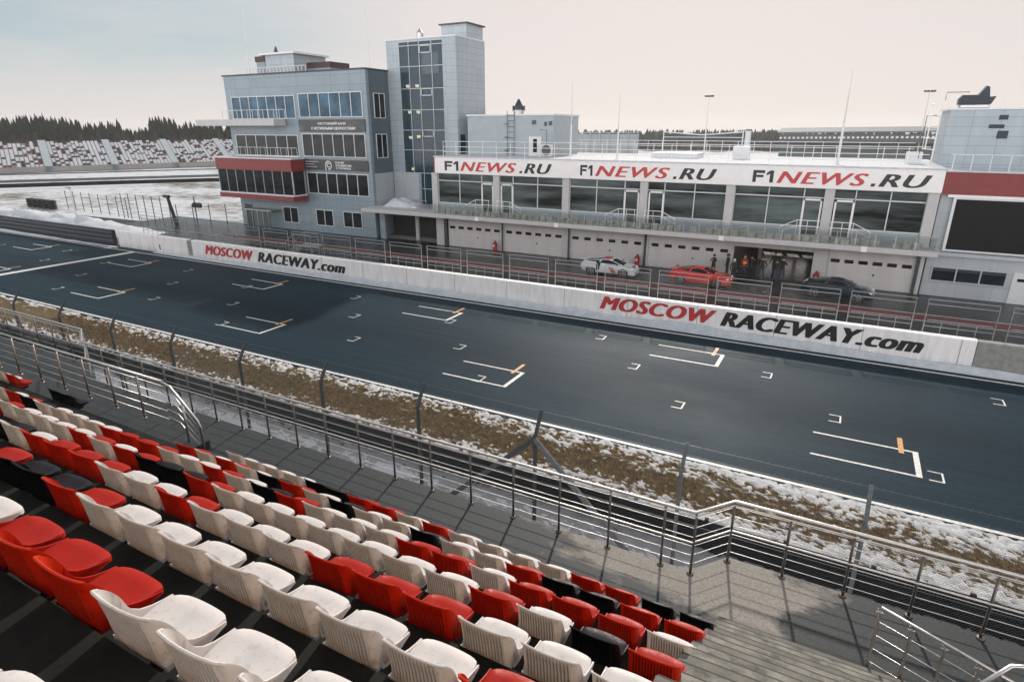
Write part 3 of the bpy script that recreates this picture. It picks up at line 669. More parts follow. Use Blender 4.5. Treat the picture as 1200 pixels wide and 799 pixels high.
# second thin tube of the double top rail
gr = [o for o in COL.objects if o.name.startswith('guard_rail')][0]
MB().tube([(x, y - .05, WZ + 1.12) for x, y in ed2], .012, 6).build('lower_top_rail', M['rail'], gr, smooth=True)
MB().tube([(x, y - .02, WZ + .62) for x, y in ed2], .018, 6).build('middle_rail', M['rail'], gr, smooth=True)
t = handrail('handrail', 'steel handrail with four bars between the left seats and the walkway', [(-21.5, 7.35), (-12.9, 7.35)], 4.62, 1.12, 5, [(x, 7.35) for x in np.arange(-20.6, -12.8, 1.13)], .03, .010, None, 'postwarm', .026)
MB().tube([(-12.9, 7.35, 5.74), (-12.6, 7.35, 5.68), (-11.8, 7.35, 5.02), (-11.74, 7.35, 4.9), (-11.74, 7.35, 4.2)], .028, 8).build('end_rail', M['rail'], t, smooth=True)
for k in range(4): MB().tube([(-12.9, 7.38, 4.85 + .2 * k), (-12.5, 7.38, 4.8 + .2 * k), (-11.9, 7.38, 4.35 + .17 * k)], .011, 5).build('rail_bar', M['rail'], t, smooth=True)
MB().cone((-12.25, 7.35, 4.2), (-12.25, 7.35, 5.36), .026, .026, 8).build('post', M['rail'], t, smooth=True)
MB().box(-22, 6.9, 4.2, -11.9, 7.6, 4.4).build('landing', M['walkway'], gs)
def stair_rail(label, x0, x1, y, z0, z1, n):
    t = thing('stair_handrail', label, 'handrail', (x0, y, WZ)); sl = (z1 - z0) / (x1 - x0)
    MB().tube([(x0, y, z0), (x1, y, z1)], .022, 8).build('top_rail', M['rail'], t, smooth=True)
    for k in range(4): MB().tube([(x0, y + .03, z0 - .24 - .22 * k), (x1, y + .03, z1 - .24 - .22 * k)], .008, 6).build('rail_bar', M['rail'], t, smooth=True)
    for i in range(n):
        x = x0 + (x1 - x0) * (i / (n - 1)) ** 1.0; zt = z0 + sl * (x - x0)
        m = MB(); m.cone((x, y, min(WZ, zt - 1.1)), (x, y, zt - .07), .019, .019, 8)
        for s in (-.03, .03): m.cone((x + s, y, zt - .08), (x + s, y, zt - .02), .007, .007, 6)
        m.box(x - .04, y - .012, zt - .085, x + .04, y + .012, zt - .07); m.build('post', M['rail'], t, smooth=False)
stair_rail('steel stair handrail with close posts at the bottom right walkway corner', 1.2, 3.4, 7.66, 5.36, 4.63, 7)
t = thing('stair_handrail', 'bent end of a second steel handrail at the bottom right corner', 'handrail', (2.3, 7.1, WZ))
MB().tube([(2.12, 7.05, 4.2), (2.12, 7.05, 5.05), (2.2, 7.09, 5.2), (2.45, 7.28, 5.4), (2.62, 7.34, 5.42), (3.6, 7.34, 5.1)], .026, 8).build('top_rail', M['rail'], t, smooth=True)
MB().cone((3.0, 7.34, 4.2), (3.0, 7.34, 5.3), .02, .02, 8).build('post', M['rail'], t, smooth=True)

# ------------------------------------------------------------------ debris fence and crash barrier below the stand
fence = thing('debris_fence', 'tall grey chain link debris fence with cranked posts along the track', 'fence', (-6.7, 13.85, 0))
px = [-2.6 - 4.1 * k for k in range(-3, 24)]
for i, x in enumerate(px):
    m = MB(); m.box(x - .045, 13.81, 0, x + .045, 13.89, 2.86); m.prism([(13.81, 2.86), (13.89, 2.86), (14.28, 3.52), (14.21, 3.55)], x - .045, x + .045, 'x'); m.box(x - .012, 13.80, .3, x + .012, 13.812, 2.8)
    m.build('post', M['post_dark'] if x < -3 else M['post_grey'], fence, fixn=True)
for s in (-1, 1):
    m = MB(); a = Vector((-6.7, 13.80, 2.82)); b = Vector((-6.7 + s * 2.95, 13.76, 0.03)); d = (b - a).normalized(); n_ = Vector((0, 1, 0)); u_ = d.cross(n_) * .075
    m.add([a + u_ - n_ * .05, a - u_ - n_ * .05, b - u_ - n_ * .05, b + u_ - n_ * .05, a + u_ + n_ * .02, a - u_ + n_ * .02, b - u_ + n_ * .02, b + u_ + n_ * .02],
          [(0, 1, 2, 3), (7, 6, 5, 4), (0, 3, 7, 4), (1, 5, 6, 2), (0, 4, 5, 1), (3, 2, 6, 7)]); m.build('brace', M['post_dark'] if s < 0 else M['post_grey'], fence, fixn=True)  # right brace takes the paler steel, standing in for sunlight on it
def chain(x0, x1, y, z0, z1, p, r, mb, top=None):
    n = int((x1 - x0) / p); H = z1 - z0
    for i in range(-int(H / p) - 1, n + 1):
        for s in (1, -1):
            xa = x0 + i * p if s > 0 else x0 + i * p + H; xb = xa + s * H; za, zb = z0, z1
            lo, hi = min(xa, xb), max(xa, xb)
            if hi < x0 or lo > x1: continue
            pts = [(xa, y + .004 * s, za), (xb, y + .004 * s, zb)]
            if xb > x1 or xb < x0: xe = x1 if xb > x1 else x0; pts[1] = (xe, y + .004 * s, za + abs(xe - xa))
            if xa < x0 or xa > x1: xe = x0 if xa < x0 else x1; pts[0] = (xe, y + .004 * s, za + abs(xe - xa))
            mb.cone(pts[0], pts[1], r, r, 3, caps=False)
            if top and abs(pts[1][2] - z1) < 1e-6: q = pts[1]; mb.cone(q, (q[0], q[1] + top[0], q[2] + top[1]), r, r, 3, caps=False)
    return mb
for i in range(len(px) - 1):
    if px[i] < -60: break
    chain(px[i + 1], px[i], 13.84, .1, 2.86, .075 if px[i] > -20 else .15, .0026, MB()).build('wire_mesh', M['wire'], fence)
m = MB()
for z, y in ((1.45, 13.84), (2.85, 13.84), (3.28, 14.09), (3.5, 14.22)): m.tube([(px[-1], y, z), (px[0], y, z)], .0035, 4)
r_ = random.Random(4)
for x in np.arange(-45, 9, .16):
    for y, z in ((14.22, 3.5), (14.09, 3.28)): m.cone((x, y - .02, z - .04), (x + .05, y + .02, z + .05), .003, .002, 3, caps=False)
m.build('barbed_wire', M['wire'], fence)
bar = thing('crash_barrier', 'dark three beam steel crash barrier behind the debris fence', 'barrier', (-6, 14.9, 0))
for k in range(3):
    z = .0 + .325 * k; pr = [(14.90, z), (14.84, z + .05), (14.90, z + .10), (14.90, z + .2), (14.84, z + .25), (14.90, z + .325), (14.915, z + .325), (14.915, z)]
    MB().prism(pr, -120, 18, 'x').build('beam', M['barrier'], bar, fixn=True)
for x in np.arange(-60, 18, 2.0): MB().box(x - .05, 14.92, 0, x + .05, 15.05, 1.0).build('post', M['barrier'], bar)
#@@PIT
# ================================================================== PIT WALL AND CATCH FENCE
def wall(x0, x1, label, mt, ends=True, y0=34.5, y1=34.95, z=1.55):
    t = thing('pit_wall', label, 'wall', ((x0 + x1) / 2, y0, 0)); m = MB()
    m.prism([(y0, 0), (y0, z - .04), (y0 + .04, z), (y1 - .04, z), (y1, z - .04), (y1, 0)], x0, x1, 'x')
    m.build('wall_block', mt, t, fixn=True); return t
pw = wall(-51.35, 6.55, 'long white pit wall painted with two large racetrack name letterings', M['wallwhite'])
pw2 = wall(-62.6, -52.0, 'short white pit wall block beyond the gap at the pit exit', M['wallwhite'])
MB().box(-56.2, 34.485, .25, -56.05, 34.497, .75).build('mark', M['letter_black'], pw2)
wall(-51.98, -51.37, 'narrow grey gate closing the gap between the white pit wall blocks', M['concrete'], z=1.45)
wall(6.58, 30, 'bare grey concrete end of the pit wall at the right edge', M['concrete'], z=1.53)
for x in np.arange(-48, 6, 4.15): MB().box(x, 34.492, .2, x + .018, 34.5015, 1.52).build('joint', M['roof_dark'], pw)
for (a, b, c, d, z0, z1, g) in ((-49.6, -43.3, -42.85, -33.1, .48, 1.30, 1), (-12.4, -5.42, -5.2, 4.5, .56, 1.38, 2)):
    V1 = put_text(MB(), 'MOSCOW', a, b, z0, z1, 34.492, shear=.32, fat=.085, spacing=1.10, depth=.004); V1.build('lettering', M['letter_red'], pw)
    V2 = put_text(MB(), 'RACEWAY.com', c, d, z0 - .02, z1, 34.492, shear=.32, fat=.085, spacing=1.10, depth=.004); V2.build('lettering', M['letter_black'], pw)
# panels of catch fence on the pit wall
def fence_panel(first=True):
    t = thing('catch_fence', 'x', 'fence'); w = 2.9
    m = MB()
    for x in (0, w): m.cone((x, 0, .0), (x, 0, 3.0), .028, .028, 6)
    for z in (3.0, 2.76): m.cone((0, 0, z), (w, 0, z), .026, .026, 6)
    m.cone((0, 0, 1.62), (w, 0, 1.62), .022, .022, 6)
    m.build('frame', M['steel'], t, local=True)
    g = MB()
    for k in range(1, 4): g.cone((w * k / 4, -.02, .9), (w * k / 4, -.02, 1.95), .016, .016, 5)
    g.cone((.1, -.02, 1.95), (w - .1, -.02, 1.95), .018, .018, 5); g.build('guard_loop', M['steel'], t, local=True)
    c = MB(); 
    for x in np.arange(.1, w, .1): c.cone((x, .012, 1.62), (x, .012, 2.76), .0026, .0026, 3, caps=False)
    for z in np.arange(1.7, 2.76, .1): c.cone((0, .016, z), (w, .016, z), .0026, .0026, 3, caps=False)
    c.build('wire_mesh', M['wire'], t, local=True); return t
fp = fence_panel(); xs = [7.35 + 3.42 - 3.42 * k for k in range(1, 22)] ; xs = [4.45 + 3.42] + [4.45 - 3.42 * k for k in range(0, 20)]
near_of = {}
def where_panel(x):
    c = x + 1.45
    lst = [(-60, 'beside the far gap of the pit wall'), (-33, 'behind the far black lettering'), (-20.5, 'before the first garage doors'), (-12.5, 'in front of the white coupe'), (-6, 'in front of the red coupe'), (0, 'in front of the open garage'), (4, 'in front of the dark coupe'), (20, 'before the big black screen')]
    return c
for i, x in enumerate(xs):
    o = fp if i == 0 else copy_tree(fp); o.location = (x, 35.9, 0); c = x + 1.45
    o['group'] = 'catch fence panels along the pit wall'
    o['label'] = f'grey mesh fence panel behind the pit wall, {ORD[i + 1] if i < 20 else "twenty-first"} from the right edge' if i < 10 else f'grey mesh fence panel behind the pit wall, {ORD[len(xs) - i]} from its far left end'
ps = thing('crossing_stairs', 'grey steel crossing stairs with sloping rails behind the pit wall', 'stairs', (-40, 36.8, 0)); 
for y in (36.4, 37.6):
    m = MB(); m.tube([(-42.6, y, .1), (-40.4, y, 1.7), (-38.5, y, 1.7)], .05, 6); m.tube([(-42.6, y, 1.1), (-40.4, y, 2.7), (-38.5, y, 2.7)], .03, 6)
    for a, z in ((-42.6, .1), (-41.5, .9), (-40.4, 1.7), (-38.5, 1.7)): m.cone((a, y, z), (a, y, z + 1), .025, .025, 6)
    m.build('side_rail', M['steel'], ps)
m = MB()
for k in range(8): m.box(-42.5 + .28 * k, 36.4, .2 + .2 * k, -42.2 + .28 * k, 37.6, .23 + .2 * k)
m.box(-40.4, 36.4, 1.66, -38.5, 37.6, 1.7); m.box(-38.6, 36.4, 0, -38.5, 36.5, 1.66); m.box(-38.6, 37.5, 0, -38.5, 37.6, 1.66); m.build('steps', M['steel'], ps)

# ================================================================== PIT BUILDING
pb = thing('pit_building', 'long two storey pit building with garages below and three racing news signs', 'pit building', (-15, 55, 0))
XL, XR, YF = -35.3, 5.45, 50.4
def part(name, mt, parent=pb, **k):
    pass
for a, b in ((XL - .3, -34.65), (-28.24, -27.92), (-21.85, -21.26), (-14.44, -14.07), (-7.38, -7.2), (-1.5, -.5), (4.95, 5.45)): MB().box(a, YF - .12, 0, b, YF + .4, 3.0).build('pier', M['render'], pb)
for a, b in ((-34.65, -34.3), (-28.12, -27.98), (-21.35, -21.2), (-14.4, -14.2), (4.98, 5.2)): MB().box(a, YF - .18, 0, b, YF - .122, 2.75).build('downpipe', M['roof_dark'], pb)
doors = [(-34.25, -28.24), (-27.92, -21.85), (-21.26, -14.44), (-14.07, -7.38), (-.48, 4.95)]
for a, b in doors:
    d = MB().box(a, YF + .02, 0, b, YF + .10, 2.98).build('garage_door', M['garage'], pb); w = (b - a)
    for k in range(6):
        c = a + w * (k + .5) / 6; MB().bevbox(c - .3, YF - .005, 1.72, c + .3, YF + .03, 1.98, .03).build('window', M['pane'], d)
    MB().box(a + w * .55, YF + .0, .95, a + w * .55 + .12, YF + .03, 1.08).build('handle', M['black'], d)
MB().box(-7.2, YF + .02, 2.32, -1.5, YF + .10, 2.98).build('lintel', M['garage'], pb)
# open garage room
m = MB(); x0, x1, y0, y1 = -7.3, -1.4, YF + .2, 63.6
m.box(x0 - .1, y0, 0, x0, y1, 3.0); m.box(x1, y0, 0, x1 + .1, y1, 3.0); m.box(x0, y0, 2.9, x1, y1, 3.0)
m.box(x0, y1, 0, -6.6, y1 + .15, 3); m.box(-2.4, y1, 0, x1, y1 + .15, 3); m.box(-6.6, y1, 2.2, -2.4, y1 + .15, 3); m.box(-6.6, y1, 0, -2.4, y1 + .15, 1.15); m.box(-5.0, y1, 1.15, -4.6, y1 + .15, 2.2); m.box(-3.6, y1, 1.15, -3.3, y1 + .15, 2.2)
m.build('garage_room', mat('garage_wall_paint', (.10, .10, .08), .6, 0, .1, 1), pb)
MB().box(x0, y0, -.05, x1, y1, .012).build('garage_floor', mat('garage_floor_paint', (.11, .11, .10), .22, 0, .1, 2), pb)
MB().box(-6.2, 58, 0, -5.9, 58.3, 2.9).build('column', M['render'], pb)
m = MB()
for k in range(3): m.box(-6.4 + 1.5 * k, 54, 2.80, -5.4 + 1.5 * k, 54.15, 2.88)
m.build('strip_lamp', emit('strip_lamp_light', (1, .95, .85), 6.0), pb)
for a, b in ((-35.6, -7.4), (-1.3, 5.45)): MB().box(a, YF + .4, 0, b, 63.8, 3.0).build('ground_floor', M['dark'], pb)
# slab, balcony
MB().bevbox(-43.4, 48.2, 3.0, 5.9, YF + .5, 3.36, .03).build('balcony_slab', M['render'], pb)
m = MB(); 
for c in (-29.6, -21.6, -7.9, 1.6): m.box(c - .18, 48.13, 3.02, c + .18, 48.2, 3.38)
m.build('number_plate', M['white'], pb)
rl = MB()
for x in np.arange(-34.4, 5.7, 1.18): rl.box(x - .02, 48.27, 3.36, x + .02, 48.33, 4.25)
rl.tube([(-34.4, 48.3, 4.28), (5.7, 48.3, 4.28)], .03, 6); bl = rl.build('balcony_railing', M['steel'], pb)
gl = MB()
for x in np.arange(-34.4, 5.5, 1.18): gl.box(x + .04, 48.29, 3.45, x + 1.13, 48.305, 4.2)
gl.build('glass_panel', M['balglass'], bl)
# concrete flower troughs / seat row behind the rail
m = MB(); r_ = random.Random(9)
for x in np.arange(-34.0, 5.3, .62):
    if r_.random() < .85: m.bevbox(x, 48.75, 3.36, x + .52, 49.15, 3.36 + r_.uniform(.38, .48), .03)
m.build('bench_row', mat('mossy_bench', (.52, .49, .45), .7, 0, .45, 2), pb)
MB().box(XL, YF - .06, 3.36, 5.4, YF + .35, 4.2).build('parapet', M['renderb'], pb)
# first floor glazing
pil = [-35.5, -28.62, -21.66, -14.72, -7.94, -1.1, 5.15]
for i, c in enumerate(pil): MB().box(c - .32, YF - .28, 3.36, c + .32, YF + .3, 7.0).build('pillar', M['render'], pb)
for i in range(6):
    a, b = pil[i] + .32, pil[i + 1] - .32; dl = i % 2 == 1
    da, db = (a + .08, a + 1.35) if dl else (b - 1.35, b - .08); wa, wb = (db, b) if dl else (a, da); mid = (wa + wb) / 2
    f = MB(); yf = YF - .02
    for x in (wa, mid, wb): f.box(x - .035, yf - .07, 4.2, x + .035, yf + .05, 6.98)
    f.box(a, yf - .07, 6.25, b, yf + .05, 6.33); f.box(a, yf - .07, 4.17, b, yf + .05, 4.24); f.box(a, yf - .07, 6.93, b, yf + .05, 6.99)
    w = f.build('window', M['frame'], pb); MB().box(a, yf + .012, 4.24, b, yf + .04, 6.93).build('pane', M['panegreen'], w)
    f = MB(); f.box(da, yf - .10, 3.42, da + .12, yf + .0, 6.2); f.box(db - .12, yf - .10, 3.42, db, yf + .0, 6.2); f.box(da, yf - .10, 6.08, db, yf, 6.2); f.box(da, yf - .10, 3.42, db, yf, 3.6)
    d = f.build('balcony_door', M['white'], pb); MB().box(da + .12, yf - .05, 3.6, db - .12, yf - .02, 6.08).build('pane', M['panegreen'], d)
    # short landing rail by each door
    s = 1 if dl else -1; xa = a if dl else b; q = MB()
    pts = [(xa, 49.4, 4.75), (xa + s * 1.5, 49.4, 4.75), (xa + s * 2.6, 49.4, 4.2)]
    q.tube(pts, .03, 6); q.tube([(x, y, z - .4) for x, y, z in pts], .02, 6)
    for x, y, z in ((xa + .1 * s, 49.4, 4.75), (xa + .8 * s, 49.4, 4.75), (xa + 1.5 * s, 49.4, 4.75), (xa + 2.6 * s, 49.4, 4.2)): q.cone((x, y, 3.36), (x, y, z), .022, .022, 6)
    q.build('landing_rail', M['white'], pb)
MB().box(XL - .4, YF + .4, 3.0, 5.5, 63.8, 6.9).build('upper_floor', M['dark'], pb)
# sign band and roof
BY = 49.98
band = MB().box(XL, BY, 6.99, 5.5, YF + .5, 8.46).build('sign_band', M['white'], pb)
MB().box(XL - .12, BY - .03, 7.0, XL - .002, YF + .5, 8.44).build('red_end', M['redclad'], pb)
for a, b, c, d, e, f in ((-34.15, -32.55, -32.4, -26.42, -26.1, -22.95), (-20.3, -19.15, -18.95, -12.65, -12.35, -9.04), (-6.43, -4.95, -4.75, 1.12, 1.35, 4.82)):
    g = MB(); w = b - a; y_ = BY - .012; z0, z1 = 7.26, 8.12
    for q in ((0, z0, .16, z1), (.16, z1 - .2, .56, z1), (.16, z0 + .36, .5, z0 + .53), (.80, z0, .97, z1)): g.box(a + q[0] * w, y_, q[1], a + q[2] * w, BY - .002, q[3])
    g.prism([(a + .80 * w, z1), (a + .80 * w, z1 - .24), (a + .64 * w, z1 - .36), (a + .64 * w, z1 - .17)], y_, BY - .002); g.build('lettering', M['letter_black'], band, fixn=True)
    put_text(MB(), 'NEWS', c, d, 7.25, 8.1, BY - .004, shear=.3, fat=.06, spacing=1.15, depth=.004).build('lettering', M['letter_red'], band)
    ru = MB(); ru.prism([(e - .05, 7.25), (e + .2, 7.25), (e + .26, 7.45), (e + .01, 7.45)], BY - .014, BY - .002); put_text(ru, 'RU', e + .42, f, 7.25, 8.1, BY - .004, shear=.3, fat=.07, spacing=1.1, depth=.004).build('lettering', M['letter_black'], band)
MB().box(XL - .1, BY - .05, 8.46, 5.55, 64, 8.56).build('roof', M['snow'], pb)
m = MB()
for y in (50.35, 63.6):
    for z in (8.95, 9.4, 9.88): m.tube([(-34.5, y, z), (4.4, y, z)], .026, 5)
    for x in np.arange(-34.5, 4.5, 1.45): m.cone((x, y, 8.5), (x, y, 9.88), .024, .024, 5)
m.build('roof_railing', M['white'], pb)
for q in ((-16, 56, 8.56, -12, 59, 9.0), (-9.2, 57, 8.56, -7.9, 58, 9.6), (3.4, 55.0, 8.56, 4.4, 56, 9.4)): MB().box(*q).build('roof_plinth', M['frame'], pb)
m = MB()
for x in (-15.4, -8.6): m.cone((x, 57.5, 8.56), (x, 57.5, 10.9), .05, .05, 6)
m.tube([(-15.4, 57.5, 10.75), (-12, 57.5, 10.5), (-8.6, 57.5, 10.75)], .05, 5); m.tube([(-15.4, 57.5, 10.3), (-8.6, 57.5, 10.3)], .03, 5); m.build('roof_frame', M['frame'], pb)
# ------------------------------------------------------------------ terrace between pit building and control building
MB().box(-43.4, YF + .5, 3.0, -35.4, 53.8, 3.36).build('terrace_slab', M['renderb'], pb)
MB().box(-43.3, 53.2, 0, -35.9, 53.4, 3.0).build('carport_wall', M['dark'], pb)
m = MB(); m.box(-42.9, YF, 0, -42.2, YF + .4, 3.0); m.build('carport_pier', M['clad'], pb); MB().cone((-38.9, 51.6, 0), (-38.9, 51.6, 3.0), .22, .22, 12).build('carport_column', M['render'], pb)
m = MB(); r_ = random.Random(3)
hx = np.linspace(-42.6, -38.2, 40); hy = np.linspace(50.6, 52.8, 20); X, Y = np.meshgrid(hx, hy, indexing='ij')
Z = 3.36 + np.clip(np.sin(np.pi * (X + 42.6) / 4.4) * np.sin(np.pi * (Y - 50.6) / 2.2), 0, 1) ** .5 * (.2 + 1.1 * vnoise(X * 1.3, Y * 1.3, 41, 4))
stuff(MB().grid(np.stack([X, Y, Z], -1), flip=True).build('snow_heap', M['snow'], smooth=True), 'lumpy snow heap on the terrace beside the stair tower', 'snow')
m = MB()
m.tube([(-37.6, 48.9, 3.36), (-37.6, 48.9, 4.7), (-37.4, 48.9, 4.8)], .04, 6); m.tube([(-37.6, 48.9, 4.4), (-35.6, 48.9, 4.4)], .035, 6); m.tube([(-37.6, 48.9, 3.9), (-35.6, 48.9, 3.9)], .03, 6); m.build('terrace_rail', M['steel'], pb)

# ------------------------------------------------------------------ screen building on the right
sb = thing('screen_building', 'pale building with a huge black screen under a red band', 'building', (9, 56, 0))
MB().box(5.55, YF, 0, 20, 64, 8.3).build('wall', M['clad_light'], sb)
MB().box(5.52, 50.0, 6.95, 20, YF - .002, 8.34).build('red_band', M['redclad'], sb)
MB().box(5.5, 49.95, 8.36, 20, 64, 8.46).build('coping', M['snow'], sb)
MB().box(5.9, 50.02, 6.75, 20, YF - .002, 6.93).build('ledge', M['white'], sb)
s = MB(); s.box(6.25, 50.06, 3.22, 6.42, 50.3, 6.78); s.box(6.42, 50.06, 3.22, 16, 50.3, 3.33); s.box(6.42, 50.06, 6.64, 16, 50.3, 6.74); sf = s.build('screen_frame', M['frame'], sb)
MB().box(6.42, 50.1, 3.33, 16, 50.28, 6.64).build('screen', M['screen'], sf)
MB().box(5.7, 50.12, 2.86, 18, YF - .002, 3.1).build('sill_band', M['framegrey'], sb)
f = MB(); f.box(5.95, YF - .08, 1.05, 10.2, YF - .003, 1.13); f.box(5.95, YF - .08, 2.0, 10.2, YF - .003, 2.08)
for x in (5.95, 7.35, 8.72, 10.12): f.box(x, YF - .08, 1.13, x + .08, YF - .003, 2.0)
w = f.build('window', M['framegrey'], sb); MB().box(6.03, YF - .05, 1.13, 10.12, YF - .01, 2.0).build('pane', M['pane'], w); MB().box(6.03, YF - .056, 1.78, 10.12, YF - .051, 1.98).build('blind', M['bluepaint'], w)
d = MB().box(10.5, YF - .06, 0, 11.5, YF - .003, 2.1).build('door', M['frame'], sb); MB().box(10.75, YF - .066, 1.5, 11.25, YF - .061, 1.7).build('pane', M['pane'], d)
rb = MB().box(5.4, 54, 8.4, 14, 60, 12.25).build('roof_room', M['tower'], sb)
MB().box(5.3, 53.9, 12.25, 14.1, 60.1, 12.36).build('roof_edge', M['frame'], sb)
m = MB(); m.box(8.2, 53.96, 11.6, 8.7, 53.99, 11.9); m.box(7.75, 53.96, 11.05, 8.6, 53.99, 11.3); m.box(8.3, 53.96, 10.4, 8.9, 53.99, 10.9); m.build('wall_vent', M['bluepaint'], sb)
m = MB(); 
for y in (54.5, 55.0): m.cone((4.95, y, 8.5), (4.95, y, 12.9), .03, .03, 6)
for z in np.arange(8.8, 12.9, .32): m.cone((4.95, 54.5, z), (4.95, 55.0, z), .02, .02, 5)
for z in np.arange(9.6, 13, .75):
    m.tube([(4.95, 54.4, z), (4.45, 54.4, z + .05), (4.25, 54.75, z + .06), (4.45, 55.1, z + .05), (4.95, 55.1, z)], .03, 5)
for x, y in ((4.42, 54.45), (4.25, 54.75), (4.42, 55.05)): m.cone((x, y, 9.6), (x, y, 12.7), .02, .02, 5)
m.build('ladder', M['white'], sb)
m = MB(); m.tube([(5.0, 54.4, 12.9), (5.0, 54.4, 13.4), (6.3, 54.4, 13.4)], .025, 5); m.tube([(4.1, 54.2, 9.0), (4.1, 54.2, 11.9), (4.7, 54.2, 11.9)], .025, 5); m.build('rooftop_pipe', M['post_dark'], sb)
m = MB()
for x in np.arange(5.8, 14, 1.0): m.box(x - .025, 50.3, 8.46, x + .025, 50.35, 9.45)
m.box(5.6, 50.3, 9.42, 14, 50.34, 9.47); m.build('roof_railing', M['frame'], sb)
def ventil(name, label, x, y, z, kind):
    t = thing(name, label, 'ventilator', (x, y, z))
    if kind == 'fan':
        MB().bevbox(x - .85, y - .5, z, x + .85, y + .5, z + .25, .05).build('base', M['steel'], t)
        m = MB(); m.prism([(x - .95, z + .25), (x + .9, z + .25), (x + 1.1, z + .75), (x + .75, z + .72), (x + .62, z + 1.35), (x + .45, z + 1.42), (x + .1, z + .85), (x - .8, z + .85), (x - .95, z + .65)], y - .5, y + .5); m.build('hood', M['bluepaint'], t, fixn=True)
    else:
        m = MB(); m.cone((x, y, z), (x, y, z + .35), .5, .5, 14); m.cone((x, y, z + .35), (x, y, z + .42), .66, .66, 14); m.build('base', M['steel'], t)
        m = MB(); m.cone((x, y, z + .42), (x, y, z + .8), .64, .6, 12); m.cone((x, y, z + .8), (x, y, z + 1.45), .42, .08, 12); m.build('hood', M['bluepaint'], t)
        m = MB()
        for k in range(8): a = k * math.pi / 4; m.cone((x + .62 * math.cos(a), y + .62 * math.sin(a), z + .42), (x + .62 * math.cos(a), y + .62 * math.sin(a), z + .85), .03, .03, 5)
        m.build('guard', M['post_dark'], t)
ventil('roof_ventilator', 'dark blue hooded roof fan on top of the right roof room', 6.75, 55, 12.36, 'fan')
ventil('roof_ventilator', 'dark blue pointed roof ventilator above the ladder of the roof cabin', -29.9, 57, 12.3, 'turret')

# ------------------------------------------------------------------ roof cabin beside the tower
cb_ = thing('roof_cabin', 'pale rendered roof cabin with a wall ladder beside the stair tower', 'cabin', (-29, 57, 8.5))
MB().box(-34.0, 54.0, 8.4, -24.75, 60, 12.15).build('wall', M['renderb'], cb_); MB().box(-34.1, 53.9, 12.15, -24.65, 60.1, 12.3).build('roof', M['frame'], cb_)
m = MB()
for x in (-29.45, -28.7): m.cone((x, 53.8, 8.5), (x, 53.8, 12.6), .03, .03, 6)
for z in np.arange(8.7, 12.5, .5): m.cone((-29.45, 53.8, z), (-28.7, 53.8, z), .022, .022, 5)
for z in (9, 10.2, 11.4): m.box(-29.8, 53.8, z, -29.4, 54, z + .05)
m.build('ladder', M['post_dark'], cb_)
d = MB().box(-27.2, 53.93, 8.5, -25.9, 53.998, 10.3).build('door', M['frame'], cb_); MB().box(-26.75, 53.915, 8.9, -26.35, 53.928, 10.1).build('pane', M['pane'], d)
for q in ((-26.9, 53.9, 11.4, -26.5, 53.998, 11.75), (-25.6, 53.85, 11.25, -25.4, 53.998, 11.6), (-25.15, 53.9, 11.3, -24.85, 53.998, 11.65)): MB().bevbox(*q).build('wall_lamp', M['post_dark'], cb_)
u = thing('air_conditioner', 'grey air conditioner on the roof beside the cabin corner', 'air conditioner', (-24.4, 53.4, 8.56))
MB().bevbox(-25.6, 53.0, 8.56, -24.3, 53.7, 9.7, .03).build('case', M['steel'], u); MB().cone((-24.95, 52.99, 9.15), (-24.95, 52.96, 9.15), .45, .45, 16).build('fan_grille', M['post_dark'], u); MB().tube([(-25.1, 53.4, 9.7), (-25.1, 53.4, 10.9), (-25.8, 53.4, 10.9)], .03, 5).build('pipe', M['post_dark'], u)

# ------------------------------------------------------------------ stair tower
tw = thing('stair_tower', 'tall pale stair tower with a full height blue glass front', 'tower', (-39, 56.5, 0))
TX0, TX1, TY0, TY1, TZ = -43.42, -35.03, 53.82, 59.2, 19.33
m = MB(); m.box(TX0, TY0, 6.6, -41.82, TY0 + .4, TZ); m.box(-36.54, TY0, 3.0, TX1, TY0 + .4, TZ)
m.box(TX1 - .3, TY0 + .4, 0, TX1, TY1, TZ); m.box(TX0, TY0 + .4, 0, TX0 + .3, TY1, TZ)
m.box(TX0 + .3, TY1 - .3, 0, TX1 - .3, TY1, 16.6); m.box(TX0 + .3, TY1 - .3, 18.7, TX1 - .3, TY1, TZ)
for a, b in ((TX0 + .3, -42.9), (-40.6, -39.9), (-39.0, -38.6)): m.box(a, TY1 - .3, 16.6, b, TY1, 18.7)
m.box(-36.6, TY1 - .3, 16.6, TX1 - .3, TY1, 18.7)
m.box(-41.82, TY0, 19.1, -36.54, TY0 + .4, TZ)
m.build('wall', M['tower'], tw)
MB().box(-43.38, TY0 - .02, 3.36, -40.1, TY0 + .4, 6.6).build('lower_wall', M['clad_light'], tw); MB().box(-40.1, TY0 - .06, 3.36, -39.75, TY0 + .5, 6.6).build('fin', M['clad'], tw)
MB().box(TX0, TY0, TZ, TX1, TY1, TZ + .1).build('roof', M['frame'], tw)
m = MB()
for z in (7.5, 11.2, 15.0): m.box(TX0 + .3, TY0 + 1.3, z, TX1 - .3, TY1 - .3, z + .25)
for z in (7.5, 11.2):
    for k in range(10): m.box(-37.2 - .28 * k, TY0 + 1.4, z + .25 + .18 * k, -36.9 - .28 * k, TY0 + 2.8, z + .43 + .18 * k)
m.box(-38.6, TY0 + 3, 3.4, -38.3, TY1 - .4, 15); m.build('floor', M['dark'], tw)
fr = MB(); gx = [-41.82, -40.62, -39.35, -37.85, -36.54]; gz_ = [6.6, 8.9, 10.85, 12.8, 14.8, 16.85, 18.75, 19.1]
for x in gx: fr.box(x - .03, TY0 - .05, 3.4 if x > -39.6 else 6.6, x + .03, TY0 + .06, 19.1)
